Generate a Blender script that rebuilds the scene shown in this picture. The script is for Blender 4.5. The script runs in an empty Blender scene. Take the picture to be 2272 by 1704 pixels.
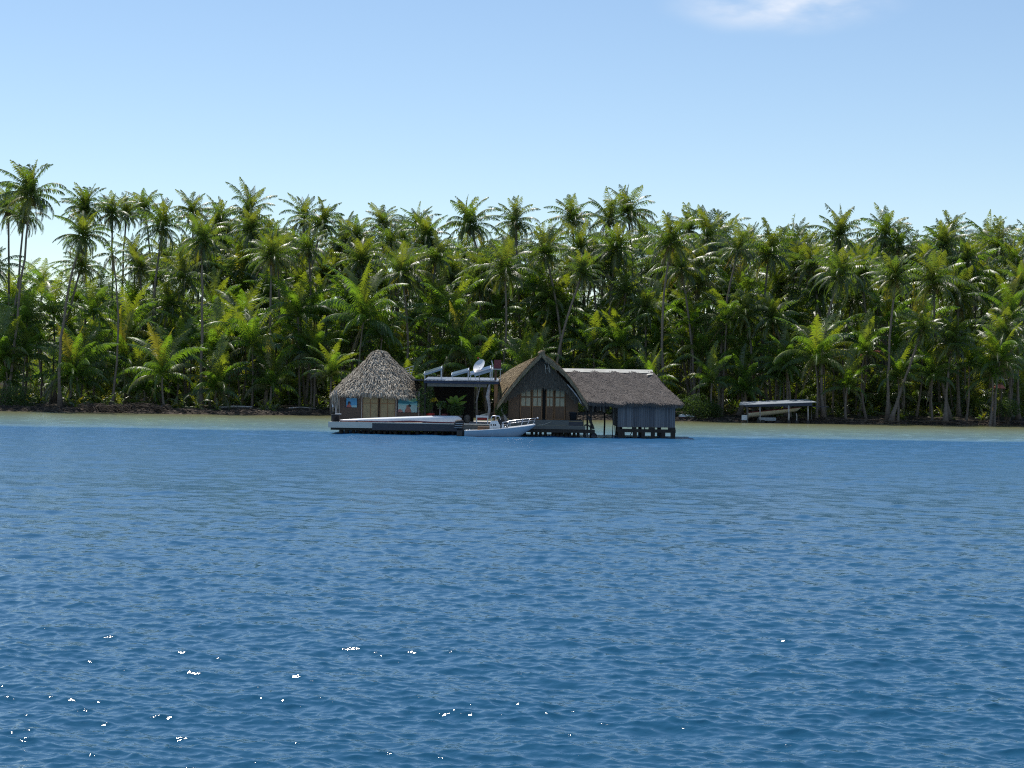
import bpy, math, random
import numpy as np
from mathutils import Vector, Matrix, Euler

R = math.radians
random.seed(7)
rng = np.random.default_rng(11)
scene = bpy.context.scene

# ---------------------------------------------------------------- camera
F = 3800.0            # focal length in photo pixels (photo 2272 wide)
CAMZ = 3.9
ROLL = R(0.9)
cd = bpy.data.cameras.new('camera')
cam = bpy.data.objects.new('camera', cd)
scene.collection.objects.link(cam)
cd.sensor_width = 36.0
cd.lens = 36.0 * F / 2272.0
cd.clip_start = 0.5
cd.clip_end = 20000
cam.matrix_world = Matrix.Translation((0, 0, CAMZ)) @ Euler((R(90.045), 0, 0)).to_matrix().to_4x4() @ Matrix.Rotation(ROLL, 4, 'Z')
scene.camera = cam

# ---------------------------------------------------------------- sky, sun, exposure
SUN_EL, SUN_AZ = R(63), R(-33)      # azimuth measured from +Y (view direction) towards +X
world = bpy.data.worlds.new('World')
scene.world = world
world.use_nodes = True
wn, wl = world.node_tree.nodes, world.node_tree.links
wn.clear()
sky = wn.new('ShaderNodeTexSky')
sky.sky_type = 'NISHITA'
sky.sun_disc = False
sky.sun_elevation = SUN_EL
sky.sun_rotation = SUN_AZ
sky.altitude = 0
sky.air_density = 1.0
sky.dust_density = 0.0
sky.ozone_density = 1.9
bg = wn.new('ShaderNodeBackground')
bg.inputs['Strength'].default_value = 0.132
wo = wn.new('ShaderNodeOutputWorld')
# thin cirrus: a soft patch of the sky, fixed in direction
tc = wn.new('ShaderNodeTexCoord')
mp = wn.new('ShaderNodeMapping'); mp.vector_type = 'POINT'
mp.inputs['Location'].default_value = (-0.150 * 13, 0, -0.219 * 46)
mp.inputs['Scale'].default_value = (13, 0.0, 46)
mp.inputs['Rotation'].default_value = (0, 0, 0)
wl.new(tc.outputs['Generated'], mp.inputs['Vector'])
nz = wn.new('ShaderNodeTexNoise'); nz.inputs['Scale'].default_value = 22; nz.inputs['Detail'].default_value = 5
mp2 = wn.new('ShaderNodeMapping'); mp2.inputs['Scale'].default_value = (0.75, 0.75, 2.2); mp2.inputs['Rotation'].default_value = (0, R(-12), 0)
wl.new(tc.outputs['Generated'], mp2.inputs['Vector']); wl.new(mp2.outputs['Vector'], nz.inputs['Vector'])
ln = wn.new('ShaderNodeVectorMath'); ln.operation = 'LENGTH'
wl.new(mp.outputs['Vector'], ln.inputs[0])
fall = wn.new('ShaderNodeMapRange'); fall.interpolation_type = 'SMOOTHSTEP'
fall.inputs['From Min'].default_value = 1.0; fall.inputs['From Max'].default_value = 0.05
fall.inputs['To Min'].default_value = 0.0; fall.inputs['To Max'].default_value = 1.0
wl.new(ln.outputs['Value'], fall.inputs['Value'])
thr = wn.new('ShaderNodeMapRange'); thr.interpolation_type = 'SMOOTHSTEP'
thr.inputs['From Min'].default_value = 0.30; thr.inputs['From Max'].default_value = 0.66
wl.new(nz.outputs['Fac'], thr.inputs['Value'])
mul = wn.new('ShaderNodeMath'); mul.operation = 'MULTIPLY'
wl.new(fall.outputs['Result'], mul.inputs[0]); wl.new(thr.outputs['Result'], mul.inputs[1])
mul2 = wn.new('ShaderNodeMath'); mul2.operation = 'MULTIPLY'; mul2.inputs[1].default_value = 1.0
wl.new(mul.outputs[0], mul2.inputs[0])
mx = wn.new('ShaderNodeMixRGB'); mx.inputs['Color2'].default_value = (7.2, 7.4, 7.9, 1)
wl.new(mul2.outputs[0], mx.inputs['Fac'])
wl.new(sky.outputs['Color'], mx.inputs['Color1'])
wl.new(mx.outputs['Color'], bg.inputs['Color'])
wl.new(bg.outputs['Background'], wo.inputs['Surface'])

sd = bpy.data.lights.new('sun', 'SUN')
sd.energy = 5.0
sd.angle = R(0.53)
sd.color = (1.0, 0.95, 0.87)
sun = bpy.data.objects.new('sun', sd)
scene.collection.objects.link(sun)
sdir = Vector((math.sin(SUN_AZ) * math.cos(SUN_EL), math.cos(SUN_AZ) * math.cos(SUN_EL), math.sin(SUN_EL)))
sun.rotation_euler = sdir.to_track_quat('Z', 'Y').to_euler()

scene.view_settings.view_transform = 'Standard'
scene.view_settings.look = 'None'
scene.view_settings.exposure = 0.0
scene.view_settings.gamma = 1
scene.cycles.max_bounces = 7
scene.cycles.transparent_max_bounces = 4
scene.cycles.sample_clamp_indirect = 6
scene.cycles.use_denoising = False
scene.cycles.filter_width = 1.15

# ---------------------------------------------------------------- helpers
def W(px, py, D):
    """the point of the place seen at photo pixel (px,py) if it stands D metres away"""
    dx, dy = px - 1136.0, py - 852.0
    lx = dx * math.cos(ROLL) + dy * math.sin(ROLL)
    ly = -dx * math.sin(ROLL) + dy * math.cos(ROLL)
    return Vector((lx * D / F, D, CAMZ + (3.0 - ly) * D / F))

def PX(x, y, z):
    lx, ly = x * F / y, 3.0 - (z - CAMZ) * F / y
    return 1136 + lx * math.cos(ROLL) - ly * math.sin(ROLL), 852 + lx * math.sin(ROLL) + ly * math.cos(ROLL)

class MB:
    def __init__(s): s.v = []; s.f = []; s.sm = False
    def add(s, vs, fs):
        o = len(s.v); s.v += [tuple(p) for p in vs]; s.f += [tuple(i + o for i in f) for f in fs]
    def box(s, x0, x1, y0, y1, z0, z1):
        s.add([(x0,y0,z0),(x1,y0,z0),(x1,y1,z0),(x0,y1,z0),(x0,y0,z1),(x1,y0,z1),(x1,y1,z1),(x0,y1,z1)],
              [(0,3,2,1),(4,5,6,7),(0,1,5,4),(1,2,6,5),(2,3,7,6),(3,0,4,7)])
        return s
    def beam(s, a, b, w, h=None):
        a, b = Vector(a), Vector(b); h = h or w
        d = (b - a).normalized(); up = Vector((0,0,1)) if abs(d.z) < .95 else Vector((0,1,0))
        x = d.cross(up).normalized(); y = x.cross(d).normalized()
        vs = [p + x * sx * w / 2 + y * sy * h / 2 for p in (a, b) for sx, sy in ((-1,-1),(1,-1),(1,1),(-1,1))]
        s.add(vs, [(0,1,2,3),(7,6,5,4),(0,4,5,1),(1,5,6,2),(2,6,7,3),(3,7,4,0)])
        return s
    def tube(s, pts, rad, n=8, caps=True):
        pts = [Vector(p) for p in pts]
        if not hasattr(rad, '__len__'): rad = [rad] * len(pts)
        rings = []; x = None
        for i, p in enumerate(pts):
            d = (pts[min(i+1, len(pts)-1)] - pts[max(i-1, 0)]).normalized()
            if x is None:
                u = Vector((0,0,1)) if abs(d.z) < .9 else Vector((1,0,0)); x = d.cross(u).normalized()
            else: x = (x - d * x.dot(d)).normalized()
            y = d.cross(x)
            rings.append([p + (x * math.cos(2*math.pi*k/n) + y * math.sin(2*math.pi*k/n)) * rad[i] for k in range(n)])
        vs = [q for r in rings for q in r]
        fs = [(i*n+k, i*n+(k+1)%n, (i+1)*n+(k+1)%n, (i+1)*n+k) for i in range(len(pts)-1) for k in range(n)]
        if caps: fs += [tuple(range(n-1,-1,-1)), tuple((len(pts)-1)*n+k for k in range(n))]
        s.add(vs, fs); return s
    def ball(s, c, r, n=8, m=5, sc=(1,1,1), jit=0):
        c = Vector(c); vs = [c + Vector((0,0,r*sc[2]))]
        for i in range(1, m):
            t = math.pi * i / m
            for k in range(n):
                a = 2*math.pi*k/n; q = r * (1 + random.uniform(-jit, jit))
                vs.append(c + Vector((math.sin(t)*math.cos(a)*q*sc[0], math.sin(t)*math.sin(a)*q*sc[1], math.cos(t)*q*sc[2])))
        vs.append(c - Vector((0,0,r*sc[2])))
        fs = [(0, 1+k, 1+(k+1)%n) for k in range(n)]
        for i in range(m-2):
            for k in range(n): fs.append((1+i*n+k, 1+(i+1)*n+k, 1+(i+1)*n+(k+1)%n, 1+i*n+(k+1)%n))
        L = len(vs) - 1
        fs += [(L, 1+(m-2)*n+(k+1)%n, 1+(m-2)*n+k) for k in range(n)]
        s.add(vs, fs); return s
    def lathe(s, c, prof, n=14, axis=None):
        c = Vector(c); q = Vector(axis or (0,0,1)).to_track_quat('Z','Y')
        vs = [c + q @ Vector((r*math.cos(2*math.pi*k/n), r*math.sin(2*math.pi*k/n), h)) for r, h in prof for k in range(n)]
        fs = [(i*n+k, i*n+(k+1)%n, (i+1)*n+(k+1)%n, (i+1)*n+k) for i in range(len(prof)-1) for k in range(n)]
        s.add(vs, fs); return s
    def build(s, name, m, parent=None, smooth=False, origin=None):
        return mesh_obj(name, s.v, s.f, m, parent, smooth, origin)

def mesh_obj(name, v, f, m, parent=None, smooth=False, origin=None):
    off = Vector((0,0,0))
    q = parent
    while q is not None: off += q.location; q = q.parent
    if parent is None and origin is not None: off = Vector(origin)
    me = bpy.data.meshes.new(name)
    me.from_pydata([(p[0]-off.x, p[1]-off.y, p[2]-off.z) for p in v], [], f)
    me.materials.append(m)
    if smooth: me.polygons.foreach_set('use_smooth', [True]*len(me.polygons))
    o = bpy.data.objects.new(name, me)
    scene.collection.objects.link(o)
    if parent is not None: o.parent = parent
    elif origin is not None: o.location = off
    return o

def fast_mesh(name, V, Q, m, col=None, smooth=False):
    """quads only, numpy arrays"""
    me = bpy.data.meshes.new(name)
    V = np.ascontiguousarray(V, dtype=np.float32); Q = np.ascontiguousarray(Q, dtype=np.int32)
    me.vertices.add(len(V)); me.vertices.foreach_set('co', V.ravel())
    me.loops.add(Q.size); me.loops.foreach_set('vertex_index', Q.ravel())
    me.polygons.add(len(Q)); me.polygons.foreach_set('loop_start', np.arange(0, Q.size, 4, dtype=np.int32))
    me.polygons.foreach_set('loop_total', np.full(len(Q), 4, dtype=np.int32))
    if smooth: me.polygons.foreach_set('use_smooth', np.ones(len(Q), dtype=bool))
    if col is not None:
        at = me.attributes.new('tint', 'FLOAT_VECTOR', 'POINT')
        at.data.foreach_set('vector', np.ascontiguousarray(col, dtype=np.float32).ravel())
    me.materials.append(m)
    me.update(calc_edges=True)
    return me

def tag(o, label=None, cat=None, group=None, kind=None):
    if label: o['label'] = label
    if cat: o['category'] = cat
    if group: o['group'] = group
    if kind: o['kind'] = kind
    return o

def thing(name, loc, label, cat, group=None):
    o = bpy.data.objects.new(name, None); scene.collection.objects.link(o)
    o.location = Vector(loc); o.empty_display_size = .3
    return tag(o, label, cat, group)

# ---------------------------------------------------------------- materials
def mat(name, c1, c2=None, rough=.8, scale=4.0, stretch=(1,1,1), bump=0.0, bscale=None, island=0.0, spec=.3, metal=0.0, detail=4):
    m = bpy.data.materials.new(name); m.use_nodes = True
    n, l = m.node_tree.nodes, m.node_tree.links
    b = n['Principled BSDF']
    b.inputs['Roughness'].default_value = rough
    b.inputs['Metallic'].default_value = metal
    b.inputs['Specular IOR Level'].default_value = spec
    c2 = c2 or tuple(x*.75 for x in c1)
    t = n.new('ShaderNodeTexCoord'); mpn = n.new('ShaderNodeMapping'); mpn.inputs['Scale'].default_value = stretch
    l.new(t.outputs['Object'], mpn.inputs['Vector'])
    ns = n.new('ShaderNodeTexNoise'); ns.inputs['Scale'].default_value = scale; ns.inputs['Detail'].default_value = detail; ns.inputs['Roughness'].default_value = .65
    l.new(mpn.outputs['Vector'], ns.inputs['Vector'])
    rp = n.new('ShaderNodeMapRange'); rp.inputs['From Min'].default_value = .3; rp.inputs['From Max'].default_value = .7
    l.new(ns.outputs['Fac'], rp.inputs['Value'])
    fac = rp.outputs['Result']
    if island:
        g = n.new('ShaderNodeNewGeometry'); ad = n.new('ShaderNodeMix'); ad.data_type = 'FLOAT'
        ad.inputs['Factor'].default_value = island
        l.new(fac, ad.inputs['A']); l.new(g.outputs['Random Per Island'], ad.inputs['B']); fac = ad.outputs['Result']
    mxn = n.new('ShaderNodeMixRGB'); mxn.inputs['Color1'].default_value = (*c2, 1); mxn.inputs['Color2'].default_value = (*c1, 1)
    l.new(fac, mxn.inputs['Fac']); l.new(mxn.outputs['Color'], b.inputs['Base Color'])
    if bump:
        ns2 = n.new('ShaderNodeTexNoise'); ns2.inputs['Scale'].default_value = bscale or scale*2; ns2.inputs['Detail'].default_value = 3
        l.new(mpn.outputs['Vector'], ns2.inputs['Vector'])
        bp = n.new('ShaderNodeBump'); bp.inputs['Strength'].default_value = 1; bp.inputs['Distance'].default_value = bump
        l.new(ns2.outputs['Fac'], bp.inputs['Height']); l.new(bp.outputs['Normal'], b.inputs['Normal'])
    return m

M = {}
M['thatch_pale'] = mat('thatch_pale', (.60,.54,.44), (.13,.105,.08), .9, 5, (1,1,1), island=.75, spec=.15)
M['thatch_brown'] = mat('thatch_brown', (.40,.32,.20), (.15,.11,.07), .9, 6, island=.7, spec=.15)
M['thatch_grey'] = mat('thatch_grey', (.215,.19,.17), (.085,.074,.068), .9, 2.2, (1,1,1), island=.45, spec=.15)
M['thatch_dark'] = mat('thatch_dark', (.19,.165,.13), (.09,.075,.06), .9, 6, island=.7, spec=.15)
M['woven'] = mat('woven_wall', (.17,.125,.10), (.10,.075,.06), .9, 9, (1,1,3), bump=.01, bscale=30)
M['brown_board'] = mat('brown_board', (.23,.145,.09), (.12,.075,.05), .7, 6, (4,4,.6), bump=.006)
M['orange_wood'] = mat('orange_wood', (.36,.19,.09), (.22,.12,.06), .6, 6, (5,5,.5))
M['screen'] = mat('screen_cloth', (.40,.33,.19), (.30,.25,.15), .85, 3, (1,1,1))
M['pane'] = mat('paper_pane', (.56,.50,.34), (.44,.40,.28), .7, 2)
M['grey_plank'] = mat('grey_plank', (.52,.48,.44), (.34,.31,.28), .85, 3, (1,6,14), bump=.004)
M['pale_plank'] = mat('pale_plank', (.72,.69,.60), (.52,.49,.43), .8, 3, (1,6,14))
M['dark_plank'] = mat('dark_plank', (.10,.10,.11), (.05,.05,.055), .85, 3, (1,6,10), bump=.004)
M['green_plank'] = mat('green_plank', (.19,.19,.17), (.11,.11,.10), .85, 3, (1,6,10), bump=.004)
M['wet_post'] = mat('wet_post', (.045,.04,.033), (.02,.018,.015), .6, 8, (1,1,.5), bump=.01)
M['shade_blue_board'] = mat('weathered_board_blue_shade', (.24,.25,.27), (.08,.085,.10), .85, 5, (10,10,.35), bump=.008, island=.6)  # bluish tint of the wall's shade is put into the board colour
M['black'] = mat('black_plastic', (.018,.018,.02), (.012,.012,.013), .35, 4, spec=.5)
M['black_rag'] = mat('black_cover', (.03,.03,.035), (.012,.012,.014), .6, 9, bump=.03, spec=.4)
M['white'] = mat('white_paint', (.78,.79,.80), (.66,.67,.68), .35, 2, spec=.5)
M['gelcoat'] = mat('white_gelcoat', (.70,.74,.78), (.62,.66,.70), .25, 2, spec=.5)
M['hull_shade'] = mat('shaded_white_gelcoat', (.36,.47,.56), (.31,.41,.50), .25, 2, spec=.5)  # white hull, its bluish shade put into the colour
M['maroon'] = mat('maroon_paint', (.20,.05,.06), (.13,.035,.04), .5, 4)
M['red'] = mat('red_plastic', (.42,.035,.03), (.28,.03,.025), .5, 4)
M['steel'] = mat('stainless_steel', (.75,.75,.77), (.6,.6,.62), .25, 4, metal=1)
M['tin'] = mat('corrugated_tin', (.36,.40,.45), (.24,.27,.31), .45, 4, metal=.3)
M['tin_blue'] = mat('dark_blue_trim', (.035,.05,.09), (.02,.03,.06), .5, 4)
M['panel'] = mat('solar_glass', (.02,.03,.06), (.015,.02,.04), .12, 4, spec=.6)
M['alu'] = mat('aluminium_frame', (.42,.46,.50), (.33,.36,.39), .45, 4, metal=.6)
M['ridge'] = mat('ridge_sheet', (.74,.71,.62), (.55,.52,.44), .6, 2, (1,1,1))
M['driftwood'] = mat('bleached_driftwood', (.55,.52,.50), (.2,.18,.17), .8, 3, (1,1,1), bump=.03)
M['stone'] = mat('grey_stone', (.20,.18,.15), (.09,.08,.07), .9, 3, bump=.05)
M['cream'] = mat('cream_hull', (.78,.74,.62), (.55,.48,.34), .6, 1.5)
M['rust'] = mat('rusty_sheet', (.30,.09,.06), (.17,.06,.045), .8, 2)
M['pink'] = mat('faded_red_sheet', (.50,.17,.14), (.35,.13,.11), .7, 2)
M['dark_wood_shade'] = mat('dark_boards_and_shade', (.035,.035,.033), (.02,.02,.02), .9, 3)  # dark timber, also the dark sheets that stand in for shade
M['trunk'] = mat('palm_bark', (.27,.225,.19), (.11,.09,.075), .9, 3, (1,1,5), bump=.02, bscale=5, spec=.2)
M['bark'] = mat('bush_bark', (.12,.09,.06), (.07,.05,.035), .9, 3)
M['coconut'] = mat('coconut_husk', (.20,.19,.06), (.16,.09,.03), .6, 4)
M['litter'] = mat('shore_debris', (.15,.115,.085), (.016,.013,.011), .95, 1.5, island=.8)

def leaf_mat(name, green, pale, trans, rough=.42, tw=.42, sheen=.5):
    """leaf: reflecting upper side + light passing through; tint attribute: x yellow, y brown, z value"""
    m = bpy.data.materials.new(name); m.use_nodes = True
    n, l = m.node_tree.nodes, m.node_tree.links
    n.remove(n['Principled BSDF']); out = n['Material Output']
    at = n.new('ShaderNodeAttribute'); at.attribute_name = 'tint'
    sp = n.new('ShaderNodeSeparateXYZ'); l.new(at.outputs['Vector'], sp.inputs[0])
    oi = n.new('ShaderNodeObjectInfo')
    g = n.new('ShaderNodeNewGeometry')
    def mix(fac, a, b):
        x = n.new('ShaderNodeMixRGB')
        for k, val in (('Fac', fac), ('Color1', a), ('Color2', b)):
            if isinstance(val, (tuple, float, int)): x.inputs[k].default_value = val if not isinstance(val, tuple) else (*val, 1)
            else: l.new(val, x.inputs[k])
        return x.outputs['Color']
    def mth(op, a, b):
        x = n.new('ShaderNodeMath'); x.operation = op
        for k, val in ((0, a), (1, b)):
            if isinstance(val, (float, int)): x.inputs[k].default_value = val
            else: l.new(val, x.inputs[k])
        return x.outputs[0]
    rnd = mth('MULTIPLY', oi.outputs['Random'], .6)
    base = mix(rnd, green, pale)
    base = mix(sp.outputs['X'], base, (.16,.20,.03))
    base = mix(sp.outputs['Y'], base, (.24,.15,.075))
    hv = n.new('ShaderNodeHueSaturation'); l.new(base, hv.inputs['Color'])
    v = mth('ADD', mth('MULTIPLY', g.outputs['Random Per Island'], .24), .88)
    l.new(mth('MULTIPLY', v, sp.outputs['Z']), hv.inputs['Value'])
    tr = mix(sp.outputs['X'], trans, (.62,.50,.02))
    tr = mix(sp.outputs['Y'], tr, (.30,.17,.06))
    pb = n.new('ShaderNodeBsdfPrincipled'); l.new(hv.outputs['Color'], pb.inputs['Base Color'])
    pb.inputs['Roughness'].default_value = rough; pb.inputs['Specular IOR Level'].default_value = sheen
    tl = n.new('ShaderNodeBsdfTranslucent'); l.new(tr, tl.inputs['Color'])
    ms = n.new('ShaderNodeMixShader'); ms.inputs[0].default_value = tw
    l.new(pb.outputs[0], ms.inputs[1]); l.new(tl.outputs[0], ms.inputs[2]); l.new(ms.outputs[0], out.inputs['Surface'])
    return m
M['palm_leaf'] = leaf_mat('palm_leaf', (.050,.078,.026), (.105,.125,.055), (.25,.41,.025), rough=.38, sheen=1.0, tw=.38)
M['young_leaf'] = leaf_mat('young_palm_leaf', (.046,.090,.024), (.095,.135,.042), (.30,.54,.025), rough=.38, sheen=1.0, tw=.40)
M['bush_leaf'] = leaf_mat('bush_leaf', (.05,.09,.03), (.08,.11,.04), (.14,.24,.03), .6, .3, .2)
M['banana'] = leaf_mat('big_leaf', (.09,.18,.02), (.12,.2,.02), (.40,.62,.02), .4, .5)
M['yellow_leaf'] = leaf_mat('yellow_leaf', (.45,.36,.03), (.45,.36,.03), (.7,.55,.04), .5, .4)
# ---------------------------------------------------------------- ground, seabed and water
SHX = [(-3000,204),(-40,197),(-31,198),(-18,207),(-12,209),(-4,208),(8,199),(21,202),(30,200),(40,201),(52,204),(60,206),(90,203),(3000,200)]
def shore(x):
    x = np.asarray(x, dtype=float)
    b = np.interp(x, [p[0] for p in SHX], [p[1] for p in SHX])
    return b + .9*np.sin(x*.55+1) + .5*np.sin(x*1.37) + .25*np.sin(x*3.1+2)
def sstep(t): t = np.clip(t, 0, 1); return t*t*(3-2*t)
def ground(x, y):
    x = np.asarray(x, dtype=float); y = np.asarray(y, dtype=float)
    s = y - shore(x)
    bank = .42*sstep((s+.25)/1.7) + .35*sstep((s-2)/9)
    n = (.12*np.sin(x*.9+y*.3)+.1*np.sin(x*.37-y*.8+1)+.06*np.sin(x*2.3+y*1.9)) * sstep(s/3)
    hill = 13*sstep((s-25)/190) + 22*sstep((s-200)/1500)
    up = bank + n + hill
    dn = np.where(s > -62, -.12 + s*.022, -1.45 - 6*sstep((-62-s)/14))
    return np.where(s > 0, up, np.minimum(dn + .12*sstep(1+s/2), 0.05))
def gz(x, y): return float(ground(x, y))

xs = np.concatenate([[-9000,-3000,-1200,-500,-250,-140],np.arange(-95,96,.55),[140,250,500,1200,3000,9000]])
ys = np.concatenate([[-4000,-500,0,60,100,118],np.arange(124,196,3),np.arange(194,216,.45),np.arange(217,300,3),np.arange(305,480,12),[520,600,750,1000,1500,2500,5000,12000]])
X, Y = np.meshgrid(xs, ys)
V = np.stack([X, Y, ground(X, Y)], -1).reshape(-1, 3)
nx, ny = len(xs), len(ys)
I = np.arange(nx*ny).reshape(ny, nx)
Q = np.stack([I[:-1,:-1], I[:-1,1:], I[1:,1:], I[1:,:-1]], -1).reshape(-1, 4)
M['ground'] = mat('forest_soil', (.055,.042,.03), (.018,.014,.011), .95, .8, bump=.15, bscale=2.5, detail=7)
o = bpy.data.objects.new('ground', fast_mesh('ground', V, Q, M['ground'], smooth=True))
scene.collection.objects.link(o); tag(o, kind='structure')

# water: a real wave field round the camera, finest in front
ang_f = np.linspace(-28, 28, 800)
ang = np.concatenate([np.arange(-180, -31, 5), [-29], ang_f, [29], np.arange(31, 176, 5)])
rad = [1.5, 3, 5, 7, 9, 11]
while rad[-1] < 230: rad.append(rad[-1] + min(.24, max(.026, .42 * rad[-1]**2 / (CAMZ * F * 768/1704))))
rad += [240, 300, 500, 1000, 3000, 9000]
rad = np.array(rad); A = np.radians(ang)
RR, AA = np.meshgrid(rad, A, indexing='ij')
WX, WY = RR*np.sin(AA), RR*np.cos(AA)
step = np.gradient(rad)
Z = np.zeros_like(WX); DXw = np.zeros_like(WX); DYw = np.zeros_like(WX)
wr = np.random.default_rng(3)
NW = 140; CHOP = 1.0
for k in range(NW):
    lam = .11 * (10.0/.11) ** ((k+.5)/NW)           # 0.16 .. 18 m
    th = wr.normal(R(12), R(32) if lam < 3 else R(20))
    kk = 2*math.pi/lam
    slope = .0305 * (1.0 if lam < .30 else (.30/lam)**.64) * (1 if lam < 2.5 else (2.5/lam)**.6)
    vis = np.clip((lam/step - 1.7)/1.3, 0, 1)[:, None] if lam < 60 else 1
    ph = kk*(WX*math.sin(th) + WY*math.cos(th)) + wr.uniform(0, 6.283); am = vis * slope/kk*math.sqrt(2)
    Z += am*np.sin(ph); cc_ = am*np.cos(ph)*CHOP; DXw += cc_*math.sin(th); DYw += cc_*math.cos(th)
# sharpen crests a little, die down over the shallow shelf and outside the detailed sector
calm = 1 - .15*sstep((WY-132)/10)
CALM = calm * (1 - sstep((np.abs(np.degrees(AA))-26.5)/1.4)) * sstep((RR-5)/5) * (1 - sstep((RR-175)/20))
Z *= CALM; DXw *= CALM; DYw *= CALM
V = np.stack([WX+DXw, WY+DYw, Z], -1).reshape(-1, 3)
nr, na = RR.shape
I = np.arange(nr*na).reshape(nr, na)
J = np.roll(I, -1, axis=1)
Q = np.stack([I[:-1], J[:-1], J[1:], I[1:]], -1).reshape(-1, 4)
cv = len(V); V = np.vstack([V, [[0,0,0]]])
ring = I[0]; capq = np.stack([np.full(na//2, cv), ring[0:na-1:2][:na//2], ring[1:na:2][:na//2], ring[(np.arange(na//2)*2+2) % na]], -1)

m = bpy.data.materials.new('lagoon_water'); m.use_nodes = True
n, l = m.node_tree.nodes, m.node_tree.links
b = n['Principled BSDF']
g = n.new('ShaderNodeNewGeometry'); sx = n.new('ShaderNodeSeparateXYZ'); l.new(g.outputs['Position'], sx.inputs[0])
ns = n.new('ShaderNodeTexNoise'); ns.inputs['Scale'].default_value = .12; ns.inputs['Detail'].default_value = 4
l.new(g.outputs['Position'], ns.inputs['Vector'])
a1 = n.new('ShaderNodeMath'); a1.operation = 'MULTIPLY_ADD'; a1.inputs[1].default_value = 6.0
l.new(ns.outputs['Fac'], a1.inputs[0]); l.new(sx.outputs['Y'], a1.inputs[2])
rp = n.new('ShaderNodeMapRange'); rp.inputs['From Min'].default_value = 0; rp.inputs['From Max'].default_value = 250; 
l.new(a1.outputs[0], rp.inputs['Value'])
cr = n.new('ShaderNodeValToRGB'); e = cr.color_ramp.elements
DEEP = (.011,.068,.130,1)
e[0].position = 0; e[0].color = DEEP
e[1].position = 138.2/250; e[1].color = (.018,.105,.235,1)
q = e.new(95/250); q.color = (.014,.088,.178,1)
for y, c in ((139.9,(.09,.20,.30,1)),(143,(.13,.24,.32,1)),(156,(.165,.265,.29,1)),(176,(.19,.25,.20,1)),(194,(.19,.20,.11,1)),(206,(.12,.11,.05,1)),(212,(.07,.06,.03,1))):
    q = e.new(y/250); q.color = c
l.new(rp.outputs['Result'], cr.inputs['Fac']); l.new(cr.outputs['Color'], b.inputs['Base Color'])
rg_ = n.new('ShaderNodeMapRange'); rg_.inputs['From Min'].default_value = 15; rg_.inputs['From Max'].default_value = 85; rg_.inputs['To Min'].default_value = .035; rg_.inputs['To Max'].default_value = .27; l.new(sx.outputs['Y'], rg_.inputs['Value']); r2 = n.new('ShaderNodeMapRange'); r2.inputs['From Min'].default_value = 136; r2.inputs['From Max'].default_value = 146; r2.inputs['To Max'].default_value = .09; l.new(sx.outputs['Y'], r2.inputs['Value']); r3 = n.new('ShaderNodeMath'); r3.operation = 'SUBTRACT'; l.new(rg_.outputs['Result'], r3.inputs[0]); l.new(r2.outputs['Result'], r3.inputs[1]); l.new(r3.outputs[0], b.inputs['Roughness'])
b.inputs['IOR'].default_value = 1.333
h = None
for sc_, st, dist in ((2.2, (1,1.5,1), .022), (6.5, (1,1.4,1), .009), (19, (1,1.2,1), .0025)):
    mm = n.new('ShaderNodeMapping'); mm.inputs['Scale'].default_value = st; mm.inputs['Rotation'].default_value = (0,0,R(9))
    l.new(g.outputs['Position'], mm.inputs['Vector'])
    t = n.new('ShaderNodeTexNoise'); t.inputs['Scale'].default_value = sc_; t.inputs['Detail'].default_value = 3
    l.new(mm.outputs['Vector'], t.inputs['Vector'])
    u = n.new('ShaderNodeMath'); u.operation = 'MULTIPLY'; u.inputs[1].default_value = dist; l.new(t.outputs['Fac'], u.inputs[0])
    if h is None: h = u.outputs[0]
    else:
        w_ = n.new('ShaderNodeMath'); w_.operation = 'ADD'; l.new(h, w_.inputs[0]); l.new(u.outputs[0], w_.inputs[1]); h = w_.outputs[0]
bp = n.new('ShaderNodeBump'); bp.inputs['Distance'].default_value = 1.0
l.new(h, bp.inputs['Height']); l.new(bp.outputs['Normal'], b.inputs['Normal'])
bs = n.new('ShaderNodeMapRange'); bs.inputs['From Min'].default_value = 25; bs.inputs['From Max'].default_value = 120
bs.inputs['To Min'].default_value = .9; bs.inputs['To Max'].default_value = .6
l.new(sx.outputs['Y'], bs.inputs['Value']); l.new(bs.outputs['Result'], bp.inputs['Strength'])
M['water'] = m
o = bpy.data.objects.new('water', fast_mesh('water', V, np.vstack([Q, capq]), m, smooth=True))
scene.collection.objects.link(o); tag(o, kind='structure')

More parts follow.
